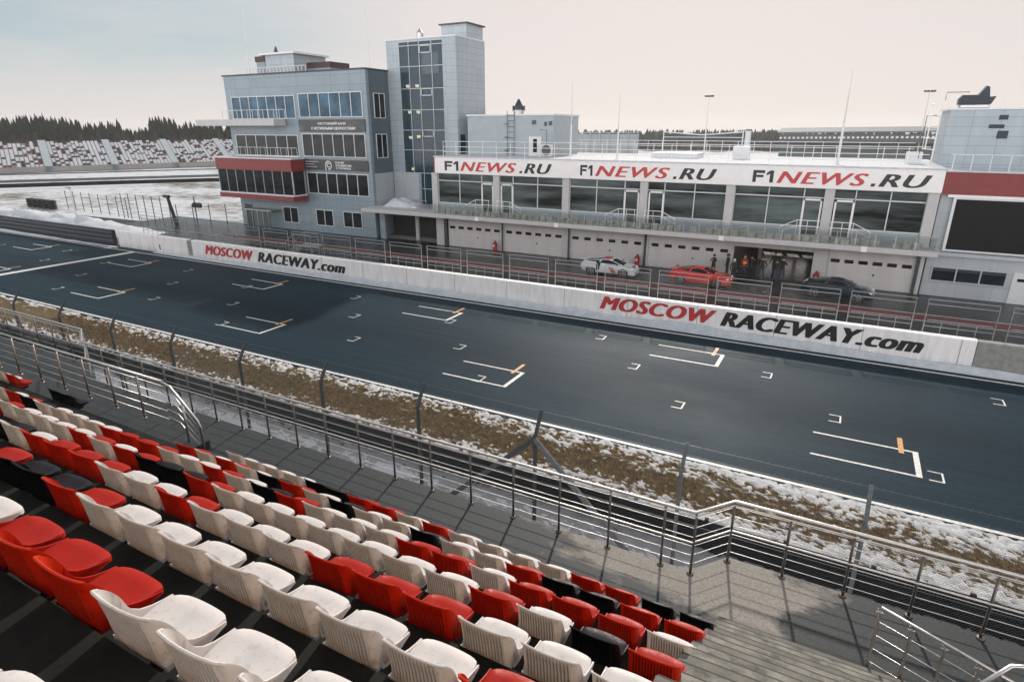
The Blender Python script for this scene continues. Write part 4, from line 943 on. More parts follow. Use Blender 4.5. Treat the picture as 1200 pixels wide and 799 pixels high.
for z in gz_ + [3.4, 5.0]: fr.box(gx[0] if z > 6 else -39.7, TY0 - .045, z - .03, gx[-1], TY0 + .06, z + .03)
for z in (18.0, 14.1, 10.2): fr.box(-39.3, TY0 - .08, z, -37.9, TY0 - .05, z + .09); fr.box(-39.3, TY0 - .08, z + .62, -37.9, TY0 - .05, z + .7); fr.box(-39.3, TY0 - .08, z, -39.2, TY0 - .05, z + .7); fr.box(-38.0, TY0 - .08, z, -37.9, TY0 - .05, z + .7)
cw = fr.build('curtain_wall', M['framegrey'], tw); MB().box(-41.82, TY0 + .005, 6.6, -36.54, TY0 + .025, 19.1).box(-39.7, TY0 + .005, 3.4, -36.54, TY0 + .025, 6.58).build('pane', M['glass'], cw)
for x, z in ((-42.1, 15.1), (-40.9, 15.1), (-42.0, 12.6), (-40.9, 12.6), (-42.05, 10.1), (-41.0, 10.2), (-41.9, 6.9)):
    m = MB(); m.cone((x + .45, 54.75, z - .12), (x + .45, 54.75, z + .14), .16, .20, 10); m.build('wall_lamp', M['lamp'], tw)
MB().box(-38.0, 55.85, TZ, TX1 - .02, 58.9, 20.62).build('penthouse', M['tower'], tw); MB().box(-38.2, 55.65, 20.62, TX1 + .2, 59.1, 20.74).build('penthouse_roof', M['roof_dark'], tw)
m = MB(); m.cone((-40.0, 55, TZ + .1), (-40.0, 55, TZ + .65), .33, .33, 12); m.cone((-40.0, 55, TZ + .65), (-40.0, 55, TZ + 1.05), .33, .06, 12); m.build('vent_pipe', M['steel'], tw)
d = MB().box(TX1 + .003, 54.25, 8.5, TX1 + .05, 55.1, 10.45).build('door', M['pane'], tw)

# ------------------------------------------------------------------ control building
ct = thing('control_building', 'four storey blue grey race control building with window bands and red bay', 'control building', (-53.7, 55, 0))
CX0, CX1, CY0, CY1, CZ = -64.1, -43.42, 50.35, 62.0, 16.5
m = MB(); m.box(CX0, CY0, 0, CX1 - .35, CY1, CZ); m.build('wall', M['clad'], ct)
MB().box(CX1 - .348, CY0 + .42, 6.6, CX1, 53.8, CZ - .02).build('side_cladding', M['clad_dark'], ct); MB().box(CX1 - .348, CY0 + .42, 3.36, CX1 - .02, 53.8, 6.598).build('side_wall', M['clad_light'], ct)
MB().box(CX1 - .348, CY0, 0, CX1, CY0 + .418, CZ).build('corner_fin', M['clad'], ct)
MB().box(CX0 - .15, CY0 - .12, CZ + .002, CX1 + .1, CY1 + .1, CZ + .14).build('roof_edge', M['roof_dark'], ct)
def band(x0, x1, z0, z1, n, pane, y=CY0, fm='frame'):
    f = MB(); b = .07
    f.box(x0, y - .10, z0, x1, y - .003, z0 + b); f.box(x0, y - .10, z1 - b, x1, y - .003, z1)
    for k in range(n + 1): x = x0 + (x1 - x0 - b) * k / n; f.box(x, y - .10, z0 + b, x + b, y - .003, z1 - b)
    w = f.build('window', M[fm], ct); MB().box(x0 + b, y - .04, z0 + b, x1 - b, y - .005, z1 - b).build('pane', M[pane], w); return w
band(-52.75, -44.0, 12.1, 14.5, 6, 'paneblue'); band(-52.75, -43.95, 8.15, 10.5, 6, 'pane'); band(-52.6, -43.95, 4.25, 6.5, 6, 'pane')
band(-63.3, -53.4, 8.1, 10.35, 6, 'pane')
band(-63.2, -53.3, 12.0, 14.35, 7, 'paneblue')
band(-51.85, -49.3, .78, 2.55, 2, 'pane'); band(-47.85, -45.2, .85, 2.55, 2, 'pane'); band(-57.0, -54.6, .8, 2.55, 2, 'pane')
f = MB(); f.box(-63.4, CY0 - .08, 0, -62.2, CY0 - .003, 2.5); f.build('door', M['roof_dark'], ct)
m = MB()
for x in np.arange(-61.6, -57.6, .9): m.box(x, 48.9, 0, x + .06, 48.96, 2.1)
m.box(-61.8, 48.85, 2.1, -57.4, CY0, 2.2); c = m.build('porch', M['steel'], ct); MB().box(-61.6, 48.92, .1, -57.6, 48.94, 2.1).build('pane', M['balglass'], c)
# banners
for z0, z1, kind in ((10.68, 11.9, 1), (6.78, 7.88, 2)):
    b = MB().box(-53.0, CY0 - .12, z0, CX1 - .4, CY0 - .02, z1).build('banner', M['banner'], ct); yb = CY0 - .125
    if kind == 1:
        put_text(MB(), 'НАСТОЯЩИЙ БАНК', -50.2, -46.3, 11.34, 11.68, yb, fat=.012, depth=.004).build('lettering', M['white'], b)
        put_text(MB(), 'С ИСТИННЫМИ ЦЕННОСТЯМИ', -51.2, -45.1, 10.84, 11.16, yb, fat=.012, depth=.004).build('lettering', M['white'], b)
    else:
        for k, s in enumerate(('БАНК', 'РАЗВИТИЕ', 'СТОЛИЦА')): put_text(MB(), s, -48.2, -48.2 + (1.2, 2.2, 2.1)[k], 7.5 - .3 * k, 7.72 - .3 * k, yb, fat=.012, depth=.004).build('lettering', M['white'], b)
        m = MB()
        for k, l in enumerate((2.0, 1.3, 1.7)): m.box(-52.6, yb - .01, 7.6 - .27 * k, -52.6 + l, yb + .002, 7.68 - .27 * k)
        m.build('small_print', M['framegrey'], b)
        m = MB(); cx, cz = -49.25, 7.3; P = []
        for rr, w in ((.46, .10), (.24, .09)):
            n = 24; A = [R(a) for a in np.linspace(40 if rr < .3 else -100, 320 if rr < .3 else 180, n)]
            for i in range(n - 1):
                o = [(cx + math.cos(a) * q, yb - .01, cz + math.sin(a) * q) for a, q in ((A[i], rr), (A[i + 1], rr), (A[i + 1], rr - w), (A[i], rr - w))]; m.add(o, [(0, 1, 2, 3)])
        m.box(cx - .46, yb - .011, cz - .5, cx - .36, yb - .002, cz); m.build('emblem', M['white'], b)
# canopy, red bay
MB().bevbox(-67.7, 48.6, 11.28, -54.9, CY0 - .1, 11.95, .03).build('canopy', M['render'], ct)
m = MB(); m.tube([(-63.4, 49.0, 12.9), (-53.6, 49.0, 12.9)], .03, 5)
for x in np.arange(-63.4, -53.5, .82): m.cone((x, 49.0, 11.95), (x, 49.0, 12.9), .03, .03, 5)
m.build('balcony_railing', M['frame'], ct)
m = MB(); m.tube([(-63.3, CY0 - .35, 9.0), (-53.5, CY0 - .35, 9.0)], .03, 5)
for x in np.arange(-63.3, -53.4, .82): m.cone((x, CY0 - .35, 8.1), (x, CY0 - .35, 9.0), .025, .025, 5)
m.box(-63.4, CY0 - .4, 8.02, -53.4, CY0 - .003, 8.1); m.build('balcony_railing', M['frame'], ct)
BX0, BX1, B0 = -64.9, -52.75, 48.3
MB().box(BX0, B0, 6.62, BX1, CY0 - .13, 7.85).build('red_bay', M['redclad'], ct); MB().box(BX0 - .05, B0 - .05, 7.86, BX1 + .05, CY0 - .13, 7.97).build('bay_coping', M['frame'], ct)
MB().box(BX0 + .2, B0 - .15, 3.5, BX1, CY0 - .13, 4.0).build('red_bay', M['redclad'], ct); MB().box(BX0 + .15, B0 - .1, 4.002, BX1, CY0 - .13, 4.15).build('bay_sill', M['frame'], ct)
f = MB()
for k in range(9): x = BX0 + .15 + (BX1 - BX0 - .3) * k / 8; f.box(x, B0 + .05, 4.15, x + (.12 if k == 8 else .05), B0 + .16, 6.62)
f.box(BX1 - .18, CY0 - .3, 4.15, BX1 - .06, CY0 - .15, 6.62); w = f.build('window', M['framegrey'], ct); MB().box(BX0 + .1, B0 + .12, 4.15, BX1 - .1, CY0 - .2, 6.62).build('pane', M['pane'], w)
# side windows on the dark flank
for z0, z1 in ((12.0, 14.4), (8.1, 10.5)):
    f = MB(); x = CX1
    for y in (51.3, 52.15, 52.95): f.box(x + .003, y, z0, x + .08, y + .07, z1)
    for z in (z0, z1 - .07): f.box(x + .004, 51.3, z, x + .079, 53.02, z + .07)
    w = f.build('window', M['frame'], ct); MB().box(x + .002, 51.37, z0 + .07, x + .04, 52.95, z1 - .07).build('pane', M['pane'], w)
# rooftop
MB().box(-66.0 + 2.2, 55, CZ, -62.4, 60, 18.35).build('roof_room', M['clad'], ct); MB().box(-63.9, 54.9, 18.36, -62.3, 60.1, 18.95).build('roof_trim', M['maroon'], ct)
MB().box(-62.3, 55.0, CZ, -57.7, 60, 19.0).build('roof_room', M['tower'], ct); MB().box(-62.9, 54.6, 19.0, -57.2, 60.2, 19.2).build('roof_slab', M['frame'], ct)
MB().box(-57.6, 57.0, CZ, -54.2, 60, 17.6).build('roof_room', M['clad'], ct); MB().box(-57.6, 56.9, 17.61, -54.1, 60.1, 18.2).build('roof_trim', M['maroon'], ct)
m = MB()
for x in np.arange(-63.6, -54.2, .55): m.box(x, 53.2, CZ, x + .06, 53.26, CZ + 1.05)
m.box(-63.6, 53.2, CZ + 1.0, -54.2, 53.24, CZ + 1.06); m.build('roof_railing', M['frame'], ct)
MB().cone((-62.0, 56.5, 19.2), (-62.0, 56.5, 20.1), .35, .08, 8).build('roof_vent', M['roof_dark'], ct)
def mast(label, x, y, z0, z1, r=.06, ball=None):
    t = thing('antenna_mast', label, 'mast', (x, y, z0)); MB().cone((x, y, z0), (x, y, z0 + (z1 - z0) * .45), r, r * .8, 6).build('lower_pole', M['frame'], t); MB().cone((x, y, z0 + (z1 - z0) * .45), (x, y, z1), r * .55, r * .2, 6).build('whip', M['steel'], t)
mast('thin whip antenna at the left end of the control building roof', -63.9, 54, 16.6, 26.5, .05)
mast('thin whip antenna at the right end of the control building roof', -45.0, 53, 16.6, 24.5, .04)
mast('slim white mast on the pit roof beside the roof cabin', -22.1, 52, 8.5, 14.8, .09)
mast('slim white mast on the pit roof above the second news sign', -17.8, 52, 8.5, 13.8, .08)
mast('leaning tall white mast on the pit roof above the third news sign', -1.0, 52, 8.5, 14.9, .10)
#@@PROPS
# ================================================================== CARS
def car(name, label, cat, loc, rz, paint, spec):
    t = thing(name, label, cat, loc, rz); Lh = spec['L'] / 2; st = spec['st']; rings = []
    for x, zl, zb, zt, ws, wb, wt in st:
        half = [(0, zl), (ws * .9, zl), (ws, zl + .1), (wb + .015, (zl + zb) / 2 + .06), (wb, zb), (wt, zt - .015), (wt * .5, zt), (0, zt + .005)]
        rings.append([(x, y, z) for y, z in half] + [(x, -y, z) for y, z in half[-2:0:-1]])
    G = np.array(rings); n = G.shape[1]; G = np.concatenate([G, G[:, :1]], 1); m = MB().grid(G)
    k = len(m.v); m.add(rings[0], [tuple(range(n))]); m.add(rings[-1], [tuple(range(n))[::-1]])
    body = m.build('body', paint, t, smooth=True, local=True, fixn=True, angle=35)
    gh = spec['gh']; rings = []
    for x, z0, z1, w0, w1 in gh: rings.append([(x, -w0, z0), (x, -w1, z1 - .03), (x, -w1 * .7, z1), (x, w1 * .7, z1), (x, w1, z1 - .03), (x, w0, z0)])
    g = MB().grid(np.array(rings)); g.build('window', M['carglass'], t, smooth=True, local=True, fixn=True, angle=40)
    r = gh[spec['roof'][0]:spec['roof'][1]]; rings = [[(x, -w1 - .012, z1 - .035), (x, -w1 * .7, z1 + .014), (x, w1 * .7, z1 + .014), (x, w1 + .012, z1 - .035)] for x, z0, z1, w0, w1 in r]
    G = np.array(rings); MB().shell(G, G - np.array([0, 0, .02])).build('roof', spec.get('roofm', paint), t, smooth=True, local=True, fixn=True, angle=50)
    pl = MB()
    for s in (-1, 1):
        pl.tube([(x, s * (w1 + .01), z1 - .03) for x, z0, z1, w0, w1 in gh], .035, 5)
        i = spec['roof'][0]; x, z0, z1, w0, w1 = gh[i]; pl.tube([(x - .25, s * (w0 + .01), z0 - .02), (x, s * (w1 + .01), z1 - .03)], .05, 5)
        pl.tube([(q[0], s * (q[3] + .008), q[1]) for q in gh], .03, 5)
    pl.build('pillar_trim', paint, t, smooth=True, local=True)
    rad = spec['wr']
    for x in spec['wx']:
        for s in (-1, 1):
            wh = bpy.data.objects.new('wheel', None)
            yo = s * spec['wy']; a = MB(); a.cone((x, yo - s * .28, rad), (x, yo + s * .012, rad + .02), rad + .055, rad + .055, 24); a.build('wheel_arch', M['black'], t, local=True)
            w = MB(); n = 24; prof = [(rad - .10, .018), (rad - .02, .030), (rad, .0), (rad, -.20), (rad - .05, -.24)]
            G = np.array([[(x + q * math.cos(2 * math.pi * i / n), yo + s * h, rad + q * math.sin(2 * math.pi * i / n)) for q, h in prof] for i in range(n + 1)])
            w.grid(G); w.cone((x, yo - s * .02, rad), (x, yo + s * .013, rad), rad - .09, rad - .09, 20); wo_ = w.build('wheel', M['black'], t, local=True, fixn=True)
            rm = MB(); G = np.array([[(x + q * math.cos(2 * math.pi * i / n), yo + s * .028, rad + q * math.sin(2 * math.pi * i / n)) for q in (rad - .11, rad - .075)] for i in range(n + 1)]); rm.grid(G)
            for j in range(5):
                for dl in (-.12, .12):
                    A = 2 * math.pi * j / 5 + dl; rm.cone((x, yo + s * .018, rad), (x + (rad - .09) * math.cos(A), yo + s * .026, rad + (rad - .09) * math.sin(A)), .024, .016, 5)
            rm.cone((x, yo, rad), (x, yo + s * .035, rad), .05, .04, 10); rm.build('rim', M['chrome'], wo_, local=True)
    for s in (-1, 1):
        q = spec['hl']; MB().bevbox(q[0], s * q[1] - .13, q[2], q[0] + q[3], s * q[1] + .13, q[2] + .09, .025).build('headlight', M['headlight'], t, local=True)
        x, z0, z1, w0, w1 = gh[-2]; m = MB(); m.bevbox(x - .12, s * (w0 + .10) - .08, z0 + .02, x + .02, s * (w0 + .10) + .08, z0 + .15, .02); m.build('mirror', spec.get('mirm', paint), t, local=True)
        q = spec['tl']; MB().bevbox(q[0], s * q[1] - .16, q[2], q[0] + .06, s * q[1] + .16, q[2] + .07, .015).build('tail_light', M['redpaint'], t, local=True)
    m = MB(); q = spec['grille']; m.bevbox(q[0], -q[1], q[2], q[0] + .1, q[1], q[3], .02); m.build('grille', M['black'], t, local=True)
    return t
front = dict(L=4.5, wr=.34, wx=(-1.36, 1.32), wy=.93, roof=(2, 5), hl=(1.93, .66, .60, .22), tl=(-2.23, .6, .72), grille=(2.12, .55, .26, .42),
   st=[(-2.25, .34, .72, .80, .70, .74, .55), (-2.12, .24, .84, .93, .80, .86, .66), (-1.85, .18, .90, 1.0, .86, .93, .72), (-1.36, .17, .92, 1.0, .88, .96, .74), (-.8, .15, .86, .95, .87, .92, .74), (0, .14, .82, .93, .87, .90, .74), (.7, .15, .80, .94, .87, .90, .72), (1.32, .16, .83, .90, .88, .95, .68), (1.8, .17, .74, .80, .86, .90, .62), (2.08, .18, .62, .68, .80, .80, .5), (2.25, .22, .48, .52, .55, .60, .35)],
   gh=[(-1.9, .93, .98, .70, .55), (-1.1, .94, 1.13, .76, .56), (-.55, .92, 1.23, .78, .56), (-.1, .91, 1.265, .78, .57), (.25, .90, 1.22, .78, .58), (.72, .90, 1.04, .76, .64), (1.02, .90, .915, .70, .64)])
rc = car('coupe_car', 'bright red sports coupe parked in the pit lane by the open garage', 'car', (-8.72, 46.42, 0), R(-4), M['carred'], front)
MB().bevbox(-2.2, -.72, 1.0, -1.95, .72, 1.04, .01).build('rear_wing', M['carred'], rc, local=True); m = MB(); m.bevbox(.72, -.93, .55, .95, -.905, .66, .02); m.build('side_vent', M['black'], rc, local=True)
mid = dict(L=4.45, wr=.345, wx=(-1.33, 1.33), wy=.945, roof=(2, 5), roofm=M['carwhite'], mirm=M['black'], hl=(1.82, .70, .60, .26), tl=(-2.2, .6, .72), grille=(2.1, .70, .22, .40),
   st=[(-2.22, .36, .74, .86, .74, .78, .6), (-2.05, .24, .88, .98, .84, .90, .7), (-1.75, .18, .92, 1.02, .88, .95, .74), (-1.33, .16, .93, 1.02, .89, .97, .76), (-.8, .15, .90, .98, .88, .95, .76), (0, .14, .84, .94, .87, .91, .75), (.7, .14, .80, .92, .87, .90, .72), (1.33, .15, .82, .88, .88, .95, .66), (1.8, .15, .72, .77, .87, .91, .6), (2.07, .15, .58, .63, .84, .84, .52), (2.22, .17, .42, .46, .70, .72, .4)],
   gh=[(-1.8, 1.0, 1.02, .66, .52), (-1.0, .98, 1.16, .76, .55), (-.5, .94, 1.24, .78, .56), (0, .92, 1.26, .79, .57), (.35, .91, 1.20, .79, .58), (.85, .90, 1.03, .76, .64), (1.25, .88, .89, .70, .64)])
wc = car('coupe_car', 'white mid engined sports coupe with black side blade and red stripes', 'car', (-15.9, 46.22, 0), R(2), M['carwhite'], mid)
for s in (-1, 1): MB().prism([(-.88, .42), (-.62, .42), (-.50, .95), (-.60, 1.1), (-.82, 1.08)], s * .94, s * .972).build('side_blade', M['black'], wc, local=True, fixn=True)
m = MB()
for s in (-1, 1):
    for k in range(2): m.prism([(.42 + .2 * k, .28), (.56 + .2 * k, .28), (.30 + .2 * k, .70), (.14 + .2 * k, .70)], s * .90, s * .935)
m.build('stripe', M['redpaint'], wc, local=True, fixn=True)
m = MB(); m.bevbox(-2.15, -.8, 1.16, -1.85, .8, 1.19, .01); m.box(-2.05, -.5, .95, -1.98, -.46, 1.17); m.box(-2.05, .46, .95, -1.98, .5, 1.17); m.build('rear_wing', M['carwhite'], wc, local=True)
MB().bevbox(-.5, -.5, 1.262, .1, .5, 1.285, .01).build('roof_stripe', M['redpaint'], wc, local=True)
m = MB(); m.bevbox(-.9, -.925, .14, .9, .925, .21, .01); m.build('sill', M['black'], wc, local=True)
m = MB(); m.prism([(1.0, .905), (2.0, .70), (2.0, .715), (1.0, .92)], -.35, .35); m.build('bonnet_stripe', M['black'], wc, local=True, fixn=True)
m = MB(); m.bevbox(2.05, -.95, .10, 2.3, .95, .13, .01); m.build('front_splitter', M['black'], wc, local=True)
bc = car('coupe_car', 'dark blue black sports coupe parked beside the open garage pier', 'car', (.45, 46.9, 0), R(-7), M['carblue'], dict(front, roofm=M['black']))

# ================================================================== PEOPLE
def person(label, loc, rz, jacket, trousers, pose='stand', hair='cap', hcol=(.015, .013, .012), h=1.76, extra=None):
    k = h / 1.76; me = bpy.data.meshes.new('person'); V = []; E = []; Rr = []
    def add(p, r, par=None):
        V.append(tuple(c * k for c in p)); Rr.append(r * k)
        if par is not None: E.append((par, len(V) - 1))
        return len(V) - 1
    bend = .16 if pose == 'lean' else 0.
    pel = add((0, 0, .96), .125); sp_ = add((0, .02 + bend * .3, 1.14), .125, pel); ch = add((0, .01 + bend * .7, 1.34), .14, sp_); nk = add((0, .01 + bend, 1.50), .062, ch); hd0 = add((0, .03 + bend, 1.58), .075, nk); hd = add((0, .03 + bend, 1.67), .092, hd0); add((0, .02 + bend, 1.755), .055, hd)
    ns = add((0, .115 + bend, 1.645), .016, hd)
    for s in (-1, 1):
        add((s * .085, .02 + bend, 1.65), .018, hd)
        sh = add((s * .185, .0 + bend * .8, 1.42), .068, ch)
        if pose == 'phone': el, wr_, hn = (s * .25, .10, 1.20), (s * .10, .27, 1.34), (s * .05, .30, 1.42)
        elif pose == 'pocket': el, wr_, hn = (s * .30, -.08, 1.16), (s * .21, .08, .98), (s * .17, .13, .92)
        elif pose == 'walk': el, wr_, hn = (s * .26, -.08 * s, 1.16), (s * .26, .08 - .12 * s, .93), (s * .26, .12 - .14 * s, .85)
        else: el, wr_, hn = (s * .255, -.03 + bend * .5, 1.16), (s * .25, .07 + bend, .93), (s * .245, .10 + bend, .85)
        e = add(el, .05, sh); w_ = add(wr_, .035, e); hnd = add(hn, .034, w_); d = (Vector(hn) - Vector(wr_)).normalized()
        for f in range(4):
            b = Vector(hn) + d * .03 + Vector((0, (f - 1.5) * .019, 0)); i = add(tuple(b), .0105, hnd); j = add(tuple(b + d * .035 + Vector((-s * .008, 0, 0))), .0095, i); add(tuple(b + d * (.055 + .008 * (f in (1, 2))) + Vector((-s * .02, 0, 0))), .0085, j)
        th = add(tuple(Vector(hn) + Vector((-s * .02, .035, .0))), .011, hnd); add(tuple(Vector(hn) + Vector((-s * .03, .055, -.03))), .009, th)
        st = .16 * s if pose == 'walk' else .015 * s
        hp = add((s * .095, 0, .90), .098, pel); kn = add((s * .115, .02 + st * .6, .50), .066, hp); an = add((s * .125, -.01 + st, .09), .048, kn); hl = add((s * .125, -.05 + st, .045), .04, an); add((s * .135, .06 + st, .04), .043, an); add((s * .14, .15 + st, .032), .032, len(V) - 1)
    me.from_pydata(V, E, []); ob = bpy.data.objects.new('person', me); COL.objects.link(ob)
    sk = ob.modifiers.new('skin', 'SKIN'); sk.use_smooth_shade = True; ob.modifiers.new('sub', 'SUBSURF').levels = 1
    for i, r in enumerate(Rr): me.skin_vertices[0].data[i].radius = (r, r * (.78 if i in (1, 2) else 1))
    me.skin_vertices[0].data[0].use_root = True
    dg = bpy.context.evaluated_depsgraph_get(); nm = bpy.data.meshes.new_from_object(ob.evaluated_get(dg)); bpy.data.objects.remove(ob); nm.name = 'person'
    mj = mat('jacket_cloth', jacket, .8, 0, .2, 8); mt_ = mat('trouser_cloth', trousers, .85, 0, .2, 8)
    for q in (M['skin'], mj, mt_, M['black']): nm.materials.append(q)
    for p in nm.polygons:
        c = p.center / k;
        p.material_index = 3 if c.z < .095 else 2 if c.z < .90 and abs(c.x) < .225 else 0 if c.z > 1.51 else 1
        if p.material_index in (1, 2) and any((c - Vector(hnv)).length < .085 for hnv in ([(s * abs(hn[0]), hn[1] + (-.28 if pose == 'walk' and s < 0 else 0) * 0, hn[2] - .03) for s in (-1, 1)])): p.material_index = 0
        p.use_smooth = True
    b = bpy.data.objects.new('person', nm); COL.objects.link(b); b.location = loc; b.rotation_euler = (0, 0, rz); tag(b, label, 'person', None)
    m = MB(); n = 12; zc = 1.675 * k; yc = (.018 + bend) * k
    G = []
    lo = -.35 if hair in ('hair', 'hood') else .12
    for i in range(7):
        a = lo + (math.pi / 2 - lo) * i / 6; rr = (.108 if hair != 'hood' else .128) * k * math.cos(a); G.append([(rr * math.cos(2 * math.pi * j / n), yc - (.012 if lo < 0 else 0) + rr * 1.08 * math.sin(2 * math.pi * j / n), zc + (.112 if hair != 'hood' else .13) * k * math.sin(a)) for j in range(n + 1)])
    m.grid(np.array(G)); 
    if hair == 'cap': m.bevbox(-.07 * k, yc + .07 * k, zc + .02 * k, .07 * k, yc + .19 * k, zc + .035 * k, .006)
    m.build({'cap': 'cap', 'hair': 'hair', 'hood': 'hood', 'helmet': 'cap'}[hair], mat('headwear', hcol, .7, 0, .1, 9), b, smooth=True, local=True, fixn=True)
    return b
BL = (.014, .015, .017); JN = (.035, .055, .095)
person('person in black coat standing by the closed door behind the red car', (-8.45, 49.4, 0), R(160), BL, BL, 'phone', 'hair', (.02, .017, .015), 1.7)
person('person in long black parka at the left edge of the open garage', (-7.45, 49.7, 0), R(80), BL, BL, 'stand', 'hood', (.015, .016, .018), 1.76)
person('person in white cap and dark jacket with a white stripe', (-6.75, 48.3, 0), R(200), (.016, .018, .022), (.02, .02, .024), 'stand', 'helmet', (.78, .77, .75), 1.68)
p_ = person('person in red jacket with a yellow back panel in the garage mouth', (-6.2, 49.7, 0), R(20), (.30, .03, .02), (.03, .035, .06), 'stand', 'cap', (.12, .02, .02), 1.8)
MB().bevbox(-.15, -.165, 1.12, .15, -.10, 1.32, .03).build('back_panel', mat('yellow_cloth', (.65, .33, .04), .8), p_, local=True)
person('person in dark jacket close beside the red jacketed one', (-5.75, 50.1, 0), R(-30), (.018, .022, .03), (.02, .022, .03), 'phone', 'hair', (.02, .016, .012), 1.72)
person('person in wide black jacket and blue jeans seen from behind, hands in pockets', (-4.85, 49.4, 0), R(10), BL, JN, 'pocket', 'hair', (.03, .025, .02), 1.86)
person('tall person in black seen deeper inside the open garage', (-4.2, 51.6, 0), R(30), BL, BL, 'walk', 'hair', (.02, .018, .016), 1.9)
person('person in black jacket and jeans, left of the right hand pair', (-3.85, 49.55, 0), R(5), (.02, .02, .022), (.04, .06, .10), 'pocket', 'hair', (.03, .022, .018), 1.68)
person('person in black cap with one arm raised at the right of the pair', (-3.45, 49.8, 0), R(-15), BL, JN, 'phone', 'cap', (.014, .014, .014), 1.84)
for x, l in ((-28.75, 'red fire extinguisher cabinet at the pier between the first two garage doors'), (-14.85, 'red fire extinguisher cabinet beside the white sports coupe'), (-1.1, 'red fire extinguisher cabinet on the pier right of the open garage')):
    t = thing('fire_extinguisher', l, 'extinguisher', (x, 50.05, 0)); m = MB(); m.cone((x, 50.05, .02), (x, 50.05, .72), .21, .21, 14); m.cone((x, 50.05, .72), (x, 50.05, .92), .21, .08, 14); m.build('cylinder', M['redpaint'], t, smooth=True, angle=40) if False else m.build('cylinder', M['redpaint'], t)
    MB().cone((x, 50.05, .92), (x, 50.05, 1.02), .05, .05, 8).tube([(x, 50.05, 1.0), (x + .16, 49.95, .9), (x + .2, 49.9, .4)], .02, 5).build('hose', M['black'], t); MB().bevbox(x - .08, 49.81, .45, x + .08, 49.85, .62, .01).build('plate', M['white'], t)

# ================================================================== LEFT BACKGROUND
b = thing('pit_entry_barrier', 'low dark barrier along the pit exit left of the white wall', 'barrier', (-100, 34.8, 0))
MB().box(-165, 34.75, 0, -64.0, 35.1, 1.45).build('panel', M['service'], b)
for k in range(3): MB().box(-165, 34.70, .3 + .42 * k, -64.1, 34.748, .48 + .42 * k).build('beam', M['post_dark'], b)
t = thing('lamp_post', 'pale lamp post with a small arm beside the pit exit snow bank', 'lamp', (-77.35, 38.6, 0))
MB().cone((-77.35, 38.6, 0), (-77.6, 38.6, 4.6), .09, .06, 8).build('post', M['frame'], t); MB().bevbox(-78.3, 38.45, 4.6, -77.5, 38.75, 4.75, .03).build('lamp_head', M['steel'], t)
ty = None
for i in range(5):
    if ty is None:
        ty = thing('tyre_stack', 'x', 'tyres', (0, 0, 0)); n = 18
        for k in range(4):
            G = np.array([[((.42 + .16 * math.cos(b_)) * math.cos(2 * math.pi * a / n), (.42 + .16 * math.cos(b_)) * math.sin(2 * math.pi * a / n), .16 + .32 * k + .16 * math.sin(b_)) for b_ in np.linspace(0, 2 * math.pi, 9)] for a in range(n + 1)])
            MB().grid(G).build('tyre', M['black'], ty, smooth=True, local=True)
        o = ty
    else: o = copy_tree(ty)
    o.location = (-106.2 + 1.45 * i, 47.2, 0); o['group'] = 'black tyre stacks beyond the pit exit'; o['label'] = f'black tyre stack beyond the pit exit snow bank, {ORD[i + 1]} from the left'
def mesh_fence(label, pts, h, step, name='fence'):
    t = thing(name, label, 'fence', (*pts[0], 0)); m = MB()
    for (xa, ya), (xb, yb) in zip(pts[:-1], pts[1:]):
        d = math.hypot(xb - xa, yb - ya); n = max(1, int(d / step))
        for i in range(n + 1): x = xa + (xb - xa) * i / n; y = ya + (yb - ya) * i / n; MB().cone((x, y, 0), (x, y, h), .05, .05, 6).build('post', M['post_dark'], t)
        for z in np.arange(.3, h + .01, .42): m.cone((xa, ya, z), (xb, yb, z), .014, .014, 4, caps=False)
    m.build('wire_mesh', M['wire'], t)
mesh_fence('wire fence on grey posts between the snow field and pit exit', [(-99, 48.5), (-82, 47.0)], 2.6, 2.4)
mesh_fence('taller wire fence ending in a dark post near the pit lane', [(-82, 46.5), (-71.5, 46.0)], 3.2, 1.7)
t = thing('gate_post', 'thick dark leaning post at the right end of the taller fence', 'post', (-71, 46, 0)); MB().cone((-70.6, 46, 0), (-71.5, 46, 3.4), .22, .18, 8).build('shaft', M['black'], t); MB().bevbox(-72.1, 45.8, 3.2, -71.2, 46.2, 3.5, .03).build('cap', M['black'], t)
mesh_fence('low wire fence beside the left corner of the control building', [(-71, 46.5), (-66, 49.5)], 2.4, 1.6)
t = thing('signal_post', 'small signal post with two black round lamps near the control building', 'signal', (-69.5, 48, 0)); MB().cone((-69.5, 48, 0), (-69.5, 48, 3.2), .07, .07, 8).build('post', M['post_dark'], t)
for x in (-69.1, -68.3): MB().cone((x, 47.9, 2.3), (x, 47.6, 2.3), .32, .32, 14).build('lamp', M['black'], t)
MB().box(-69.5, 47.95, 2.27, -68.2, 48.02, 2.33).build('arm', M['post_dark'], t)
mb_ = thing('guard_rail_barrier', 'thin dark barrier line crossing the snow far left', 'barrier', (-120, 85, 0)); c = curve((-185, -10), (-150, 56), (-98, 112), 30)
for i in range(len(c) - 1): 
    (xa, ya), (xb, yb) = c[i], c[i + 1]
m = MB(); P = np.array([[(x, y, .25), (x, y, 1.0)] for x, y in c]); m.shell(P, P + np.array([.12, 0, 0])); m.build('beam', M['barrier'], mb_, fixn=True)
